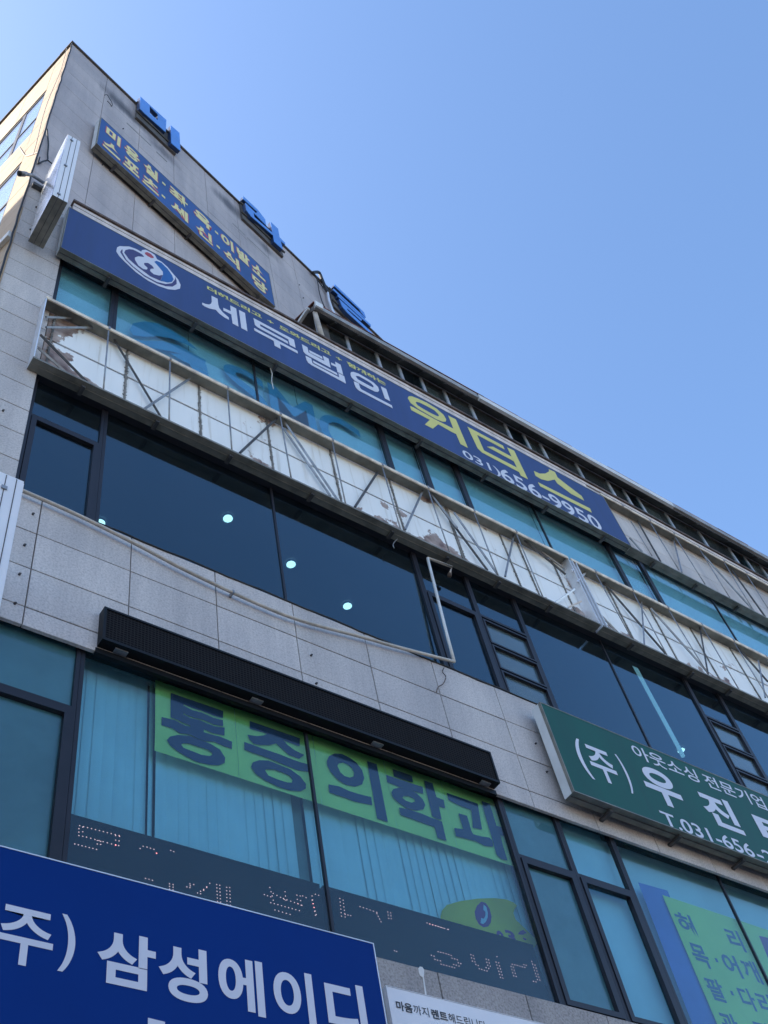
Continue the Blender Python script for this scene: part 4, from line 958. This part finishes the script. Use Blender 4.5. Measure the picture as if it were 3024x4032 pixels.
# dot display strips standing on the clinic sill
DO = -0.13
for (x0, x1, lb) in ((0.411, 0.781, 'dark dot display strip on the clinic sill below the turned blind slats'), (0.787, 1.172, 'dark dot display strip on the clinic sill below the phone notice')):
    t = thing('dot_display', FR.w(X(x0), Z(0.823), DO), lb, 'LED display', 'dot displays on the clinic sill')
    zt_ = FR.px(*cC(620, 447), DO)[1]
    part('panel', MB().pbox(FR, X(x0), X(x1), DO-0.04, DO, Z(0.823), zt_), 'led_black', t)
    dots = []
    if x0 < 0.5:
        def run(cp, p, q, n): dots.extend([(cp, (p[0]+(q[0]-p[0])*k/(n-1), p[1]+(q[1]-p[1])*k/(n-1))) for k in range(n)])
        for p, q, n in (((520, 85), (778, 150), 11), ((515, 105), (515, 150), 3), ((540, 95), (540, 155), 3), ((755, 150), (755, 210), 3), ((780, 155), (775, 215), 3), ((565, 160), (755, 212), 8), ((635, 182), (635, 205), 2), ((657, 188), (657, 208), 2), ((488, 205), (630, 240), 7), ((915, 235), (935, 220), 2), ((960, 225), (1005, 240), 3), ((1022, 265), (1022, 266), 2), ((1115, 247), (1135, 255), 2), ((950, 430), (995, 442), 3), ((1107, 465), (1107, 500), 3), ((1130, 470), (1130, 505), 3), ((1220, 485), (1265, 470), 3), ((1240, 465), (1240, 490), 2), ((1290, 525), (1350, 490), 4), ((1310, 530), (1370, 462), 4), ((1415, 470), (1420, 580), 6), ((1435, 475), (1440, 585), 6), ((1480, 488), (1482, 600), 6), ((1500, 490), (1505, 605), 6)): run(cL, p, q, n)
        for p, q, n in (((212, 487), (250, 500), 3), ((245, 445), (265, 520), 4), ((265, 480), (330, 515), 4), ((335, 470), (340, 520), 3), ((325, 510), (435, 550), 6), ((405, 490), (410, 540), 3), ((425, 495), (430, 550), 3), ((440, 495), (460, 505), 2), ((250, 535), (420, 582), 9), ((275, 578), (365, 605), 5), ((495, 495), (515, 610), 6), ((515, 485), (612, 512), 6), ((495, 520), (520, 605), 5)): run(cC, p, q, n)
    else:
        def run(cp, p, q, n): dots.extend([(cp, (p[0]+(q[0]-p[0])*k/(n-1), p[1]+(q[1]-p[1])*k/(n-1))) for k in range(n)])
        for p, q, n in (((660, 510), (670, 615), 6), ((680, 520), (692, 620), 6), ((692, 605), (725, 612), 3), ((780, 558), (880, 592), 6), ((880, 600), (905, 648), 4), ((945, 590), (950, 628), 3), ((962, 595), (966, 630), 3), ((1178, 655), (1300, 693), 8), ((985, 820), (998, 825), 2)): run(cC, p, q, n)
        for q in ((5,462),(42,472),(78,482),(112,490),(147,503),(180,513),(250,530),(27,868),(62,880),(115,822),(150,830),(183,838),(220,848),(252,858),(288,870),(73,922),(108,932),(145,940),(297,908),(332,917),(367,926),(378,967),(413,977),(155,985),(190,995),(227,1003),(262,1013),(296,1022),(331,1032),(318,988),(352,998),(388,1010),(543,860),(575,872),(552,903),(586,912),(562,945),(597,953),(608,990),(641,1002),(652,1045),(687,1053),(720,1065),(754,1074),(742,918),(775,928),(752,960),(784,968),(763,998),(797,1010),(742,1030),(777,1040),(872,957),(907,967),(883,997),(918,1007),(896,1038),(930,1047),(908,1077),(940,1086),(918,1117),(952,1125),(930,1158),(963,1167),(885,887),(1067,1016),(1100,1025),(1083,985),(1117,993),(1078,1055),(1110,1064),(1090,1097),(1123,1105),(1103,1137),(1135,1145),(1150,1000),(1183,1010),(1215,1020),(1248,1028),(1235,990),(1268,1000),(1340,948),(1350,985),(1382,997),(1362,1027),(1396,1036),(1375,1065),(1407,1075),(1388,1107),(1420,1116),(1400,1143),(1432,1153),(1413,1185),(1445,1193),(1360,1208),(1394,1216)): dots.append((cX4, q))
    m = MB(); r_ = 0.0042
    for cp, q in dots:
        a_, z_ = FR.px(*cp(*q), DO+0.001)
        if X(x0) < a_ < X(x1) and z_ < zt_: m.add([FR.w(a_+r_*math.cos(k*math.pi/3), z_+r_*math.sin(k*math.pi/3), DO+0.002) for k in range(6)], [(0, 1, 2, 3, 4, 5)])
    part('lit_dots', m, 'led_glow', t, kind='stuff')
# notice board with a telephone
PO = -0.178
nb = thing('notice_board', FR.w(X(0.98), Z(0.86), PO), 'curved olive green notice board with purple telephone emblem inside the clinic window', 'sign')
part('board', traced(FR, cX4, [[(155,500),(155,350),(170,280),(230,210),(400,160),(650,125),(850,120),(1000,135),(1100,175),(1150,220),(1110,270),(1100,320),(1130,400),(1430,690),(1400,720),(1350,800)]], PO, 0.006), 'board_olive', nb)
part('telephone_disc', traced(FR, cX4, [[(595,300),(625,220),(680,165),(740,185),(790,260),(815,360),(805,440),(770,490),(710,500),(650,460),(610,390)]], PO+0.002, 0.001), 'board_purple', nb)
part('handset', traced(FR, cX4, [[(712,205),(745,235),(765,310),(765,370),(740,430),(705,460),(672,445),(680,380),(715,390),(735,350),(735,300),(708,270)]], PO+0.004, 0.001), 'letter_white', nb)
m = MB()
write_px(m, FR, cX4, '0', (880, 600), (985, 640), (910, 545), (1020, 760), PO+0.002, 0.04)
write_px(m, FR, cX4, '3', (1000, 600), (1130, 650), (1030, 540), (1130, 720), PO+0.002, 0.04)
write_px(m, FR, cX4, '6', (1165, 620), (1315, 640), (1140, 510), (1250, 705), PO+0.002, 0.04)
part('digits', m, 'board_purple', nb)
# violet poster and green banner in the right clinic window
VO = -0.12
single('window_poster', MB().poly(FR, [[FR.px(*cD(905, 700), VO), FR.px(*cD(1075, 748), VO), FR.px(*cD(1480, 1760), VO), FR.px(*cD(1310, 1760), VO)]], VO, 0.002), 'poster_violet', 'violet blue poster strip left of the body part banner', 'poster')
VO2 = -0.105
bz = FR.px(*cX5(205, 258), VO2); bx = FR.px(*cX5(205, 258), VO2)[0]
gb = thing('window_banner', FR.w(bx, Z(0.82), VO2), 'pale green banner listing body parts in dark syllables beside the violet poster', 'banner')
part('banner_sheet', MB().pbox(FR, bx, X(2.03), VO2-0.002, VO2, Z(0.825), bz[1]), 'banner_green', gb)
m = MB(); o_ = VO2+0.002
def row(lst, T, B):
    z1_ = FR.px(*cX5(*T), o_)[1]; z0_ = FR.px(*cX5(*B), o_)[1]
    for s_, l_, r_ in lst: write(m, FR, s_, FR.px(*cX5(*l_), o_)[0], FR.px(*cX5(*r_), o_)[0], z0_, z1_, o_, 0.028)
    return z0_, z1_
row([('허', (400, 600), (655, 720)), ('리', (1110, 860), (1330, 960))], (385, 480), (705, 845))
row([('목', (600, 1030), (845, 1150)), ('어', (1040, 1180), (1255, 1240)), ('깨', (1315, 1270), (1545, 1360))], (560, 905), (890, 1285))
row([('팔', (800, 1480), (1045, 1580)), ('다', (1265, 1640), (1480, 1720)), ('리', (1540, 1760), (1760, 1850))], (750, 1370), (1110, 1755))
row([('관', (1010, 1990), (1260, 2080)), ('절', (1500, 2150), (1740, 2240))], (960, 1850), (1330, 2240))
for q in ((950, 1157), (1165, 1612)):
    a_, z_ = FR.px(*cX5(*q), o_); m.pbox(FR, a_-0.016, a_+0.016, o_-.001, o_+0.0005, z_-0.02, z_+0.02)
part('lettering', m, 'banner_letter_soft', gb)
part('picture_patch', MB().poly(FR, [[FR.px(*cX5(*q), o_) for q in ((1535, 820), (1800, 880), (1900, 1180), (1660, 1130))]], o_, 0.001), 'board_purple', gb)
# round ceiling lamps on the third floor
ceil = MB().box(X(0.2), XR-0.3, 0.28, 5.7, Z(1.962), Z(1.972))
part('ceiling', ceil, 'interior_ceiling', bld)
for i, (u_, v_, lb) in enumerate(((897, 2036, 'middle'), (1145, 2216.5, 'joint'), (1367, 2380.6, 'right'), (395, 2054, 'left'), (2679.5, 2949, 'far'))):
    r_ = pixray(u_, v_); tt = (Z(1.960)-EYE.z)/r_.z; c_ = EYE+r_*tt; n = 20; R_ = 0.052
    label = {'middle': 'round white ceiling lamp well inside the large dark pane', 'joint': 'round white ceiling lamp half behind the dark pane joint', 'right': 'round white ceiling lamp nearest the white pipe riser', 'left': 'round white ceiling lamp peeping above the sill beside the corner casement', 'far': 'round white ceiling lamp just above the green sign'}[lb]
    t = thing('ceiling_lamp', (c_.x, c_.y, c_.z-0.03), label, 'lamp', 'round lamps on the third floor ceiling')
    ring = lambda rr, zz: [(c_.x+rr*math.cos(2*math.pi*k/n), c_.y+rr*math.sin(2*math.pi*k/n), zz) for k in range(n)]
    part('diffuser', MB().add(ring(R_, c_.z-0.028)+ring(R_*0.7, c_.z-0.032), [tuple(range(n, 2*n))[::-1]]+[(k, k+n, (k+1) % n+n, (k+1) % n) for k in range(n)]), 'lamp_glow', t)
    part('lamp_rim', MB().add(ring(R_+0.006, c_.z-0.026)+ring(R_+0.010, c_.z), [(k, (k+1) % n, (k+1) % n+n, k+n) for k in range(n)]), 'white_plastic', t)

# ================================================================== SMALL THINGS
def pxpts(pl, cp, pts, off): return [pl.w(*pl.px(*cp(*q), off), off) for q in pts]
def smoothpath(pts, n=6):
    out = []
    for i in range(len(pts)-1):
        p0, p1, p2, p3 = pts[max(0, i-1)], pts[i], pts[i+1], pts[min(len(pts)-1, i+2)]
        for k in range(n):
            t = k/n
            out.append(0.5*((2*p1)+(p2-p0)*t+(2*p0-5*p1+4*p2-p3)*t*t+(3*p1-p0-3*p2+p3)*t*t*t))
    return out+[pts[-1]]
po = 0.05
run1 = smoothpath(pxpts(FR, cK, [(120, 205), (155, 222), (490, 370), (870, 558), (1220, 742), (1659, 947)], po)+pxpts(FR, cB, [(430, 65), (800, 165), (1000, 222), (1340, 310)], po))
pipe = thing('drain_pipe', run1[-1], 'sagging pale plastic pipe along the third floor sill with an upright riser', 'pipe')
part('pipe_run', MB().tube(run1, 0.0165, 8), 'pipe_beige', pipe, True)
ris = pxpts(FR, cB, [(1340, 312)], po)+pxpts(FR, cH, [(1590, 1650), (1466, 1158)], po)
part('riser', MB().tube(ris, 0.0165, 8), 'white_plastic', pipe, True)
top_ = pxpts(FR, cH, [(1466, 1156), (1625, 1215), (1612, 1255)], po)
part('return_bend', MB().tube(top_, 0.016, 8), 'pipe_beige', pipe, True)
part('elbow', MB().tube([top_[2], top_[2]+Vector((0.0, 0.03, -0.04))], 0.024, 8), 'rust_coping', pipe, True)
for q in (run1[28],): part('pipe_clip', MB().box(q.x-0.008, q.x+0.008, q.y-0.018, -0.001, q.z-0.019, q.z+0.019), 'galvanised', pipe)
# dark sealant bead wandering along the sill
bead = [FR.w(X(0.27+k*0.02), Z(1.5005)+0.006*math.sin(k*0.9)+random.uniform(-.004, .004), 0.004) for k in range(0, 56)]
part('sill_sealant', MB().tube(bead, 0.009, 6), 'cable_black', bld, True)

# security camera on an arm at the corner
cc = FR.px(*cM(330, 325), 0.25); c0 = FR.w(cc[0], cc[1], 0.25)
cctv = thing('security_camera', (X(0.16), -0.05, Z(2.79)), 'grey bullet security camera on a bent arm at the building corner', 'camera')
e1 = FR.w(*FR.px(*cM(345, 285), 0.22), 0.22); e2 = FR.w(*FR.px(*cM(425, 300), 0.10), 0.10); e3 = FR.w(*FR.px(*cM(565, 395), 0.05), 0.05)
part('arm', MB().tube([e1, e2, e3], 0.022, 8), 'galvanised', cctv, True)
dirc = Vector((-0.72, 0.1, -0.68)).normalized()
part('camera_body', MB().tube([e1+Vector((0, 0, 0.02)), e1+dirc*0.03, e1+dirc*0.09], [0.025, 0.033, 0.035], 12), 'galvanised', cctv, True)
part('lens_hood', MB().tube([e1+dirc*0.091, e1+dirc*0.112], [0.036, 0.036], 12), 'cable_black', cctv, True)
part('bracket', MB().box(X(0.157), X(0.19), -0.06, -0.002, Z(2.765), Z(2.78)), 'dark_steel', cctv)

# cables
def cable(label, pts, r, mat='cable_black', n=6): 
    return single('cable', MB().tube(smoothpath(pts, 5), r, n), mat, label, 'cable', smooth=True)
pts = []
for k in range(0, 40):
    zz = Z(4.28)-(4.28-2.02)*U*k/39
    pts.append(Vector((X(0.15)-0.012+random.uniform(-0.006, 0.006), -0.028+random.uniform(-0.008, 0.006), zz)))
cable('black cable bundle running down the building corner edge', pts, 0.013)
pts2 = [Vector((X(0.15)-0.06+0.02*math.sin(k*0.35), 0.10, p.z)) for k, p in enumerate(pts[:22])]
cable('thin grey cable strung beside the corner edge above the camera', pts2, 0.005, 'cable_grey')
cable('black cable drooping from the corner towards the upper projecting sign', pxpts(TW, cP, [(615, 1190), (625, 1300), (632, 1400), (622, 1520), (620, 1590), (560, 1610), (500, 1640)], 0.03)+[FR.w(X(0.155), Z(2.99), 0.02)], 0.011)
cable('black wire from junction knot to the top of the projecting sign', pxpts(TW, cP, [(620, 1590), (660, 1625), (720, 1660)], 0.04), 0.009)
cable('thin wire loop hanging on the tower wall left of the roof letters', pxpts(TW, cP, [(1365, 745), (1400, 740), (1430, 790), (1465, 850), (1460, 890), (1430, 850), (1400, 820)], 0.02), 0.006)
cable('cream cable looped across the sunlit side wall', pxpts(LF, cP, [(250, 1420), (290, 1480), (330, 1535), (400, 1525), (500, 1490)], 0.012), 0.006, 'pipe_beige')
cable('fat black conduit bending over the tower roof edge by the striped letter', pxpts(TW, cN, [(430, 80), (470, 72), (520, 80), (555, 160), (600, 270), (630, 340)], 0.06), 0.035, n=8)
cable('silver flexible conduit dropping from the roof edge to the eave', pxpts(TW, cN, [(630, 340), (640, 400), (650, 450), (690, 560), (735, 650)], 0.06), 0.028, 'silver_channel', 8)
cable('slack black wire hanging down the tower wall above the eave', pxpts(TW, cN, [(470, 110), (500, 200), (520, 320), (560, 460), (620, 580)], 0.05), 0.011)
cable('second black wire slanting from the roof edge to the conduit', pxpts(TW, cN, [(490, 160), (540, 230), (610, 320)], 0.05), 0.012)
cable('brown wire dangling under the lower end of the white pipe', pxpts(FR, cB, [(1280, 345), (1270, 370), (1290, 400), (1275, 440), (1245, 460), (1235, 490)], 0.02), 0.0045, 'rust_coping')
cable('thin white wire hanging from the long blue sign over the glass', pxpts(FR, cS, [(925, 345), (928, 380), (937, 410), (935, 450), (945, 500)], 0.02), 0.0055, 'white_plastic')
cable('hooked wire under the stripped frame near the pipe', pxpts(FR, cH, [(1285, 1020), (1255, 1045), (1240, 1070), (1248, 1092)], 0.03), 0.006, 'galvanised')
drip = MB().poly(FR, [L2(FR, cW, [(462, 90), (478, 72), (505, 78), (525, 110), (520, 180), (552, 380), (535, 382), (510, 190), (480, 170), (466, 130)], 0.002)], 0.004, 0.004)
single('sealant_drip', drip, 'white_plastic', 'white sealant drip running down the granite above the white sign', 'sealant')
# drill holes and anchor stubs left in the granite and tower wall
for cp, q, pl in [(cK, (215, 372), FR), (cK, (160, 575), FR), (cK, (127, 765), FR), (cK, (97, 957), FR), (cB, (490, 272), FR), (cE, (512, 912), FR), (cE, (567, 1052), FR), (cB, (520, 440), FR), (cG, (20, 1190), FR), (cN, (258, 240), TW), (cN, (310, 410), TW), (cI, (803, 842), TW), (cI, (668, 1077), TW), (cM, (470, 718), FR), (cM, (395, 1010), FR)]:
    a_, z_ = pl.px(*cp(*q), 0.004); c_ = pl.w(a_, z_, 0.0); n_ = pl.n
    part('anchor_stub', MB().tube([c_-n_*0.01, c_+n_*0.012, c_+n_*0.02+Vector((0.006, 0, -0.004))], [0.011, 0.010, 0.006], 7), 'dark_steel', bld)
for cp, p, q in ((cQ, (0, 310), (225, 535)), (cQ, (275, 580), (375, 685)), (cQ, (985, 1250), (1105, 1370)), (cQ, (1120, 1385), (1330, 1585))):
    a, b = TW.px(*cp(*p), 0.003), TW.px(*cp(*q), 0.003); zc_ = (a[1]+b[1])/2
    part('repair_patch', MB().pbox(TW, a[0], b[0], -0.001, 0.003, zc_-0.03, zc_+0.03), 'concrete', bld)
# long pale pipe behind the third-floor glass, glow added to brighten it
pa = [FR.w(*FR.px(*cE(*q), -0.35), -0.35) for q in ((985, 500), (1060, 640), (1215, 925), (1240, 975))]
single('glowing_pipe', MB().tube(pa, 0.026, 8), 'added_pipe_glow', 'long pale pipe with an added glow inside the third floor above the green sign', 'lamp', smooth=True)

# ================================================================== NEIGHBOUR across the side lane (casts the shade on the lower side wall)
gap_ = 4.5
nb_n = -Vector((LF.n.x, LF.n.y, 0)) if LF.n.x > 0 else Vector((LF.n.x, LF.n.y, 0))
eff = sd.dot(nb_n); hh = Z(2.69)+gap_*sd.z/eff
o0 = gap_
nbld = thing('neighbour_building', LF.w(-1.0, 0, o0), 'plain rendered neighbour block across the narrow side lane', 'building')
part('wall', MB().pbox(LF, -16, -1.0, o0, o0+9, 0.0, hh), 'render_wall', nbld)
part('roof', MB().pbox(LF, -16.05, -0.95, o0-0.04, o0+9.05, hh+0.001, hh+0.12), 'concrete', nbld)
for fl in range(5):
    for k in range(4):
        part('window', MB().pbox(LF, -14+k*3.4, -12.2+k*3.4, o0-0.03, o0-0.002, 1.5+fl*3.4, 3.1+fl*3.4), 'window_frame', nbld)

# ================================================================== OPPOSITE SIDE OF THE STREET (sunlit, behind the camera)
tag(part('far_pavement', MB().box(-40, 60, -25, -21, 0.004, 0.12), 'paving'), kind='structure')
plain('cream_render', (0.74, 0.66, 0.55), 0.85, var=0.08); plain('ochre_brick', (0.56, 0.43, 0.33), 0.85, var=0.1)
for k, (x0, x1, h_, mt, lb) in enumerate(((-24, -9.2, 8.5, 'cream_render', 'cream rendered shop block across the street'), (-9, 6.8, 10.5, 'ochre_brick', 'ochre brick shop block across the street'), (7, 22, 8.5, 'cream_render', 'wide cream block with flat parapet across the street'), (22.2, 40, 11.0, 'ochre_brick', 'taller ochre brick block across the street'))):
    t = thing('shop_building', (x0, -25, 0), lb, 'building', 'blocks across the street')
    part('wall', MB().box(x0, x1, -37, -25, 0, h_), mt, t); part('roof', MB().box(x0-0.1, x1+0.1, -37.1, -24.9, h_+0.001, h_+0.3), 'concrete', t)
    for fl in range(int(h_//3.4)):
        for j in range(int((x1-x0)//3)):
            part('window', MB().box(x0+0.8+j*3, x0+2.4+j*3, -24.999, -24.95, 1.3+fl*3.4, 2.9+fl*3.4), 'window_frame', t)
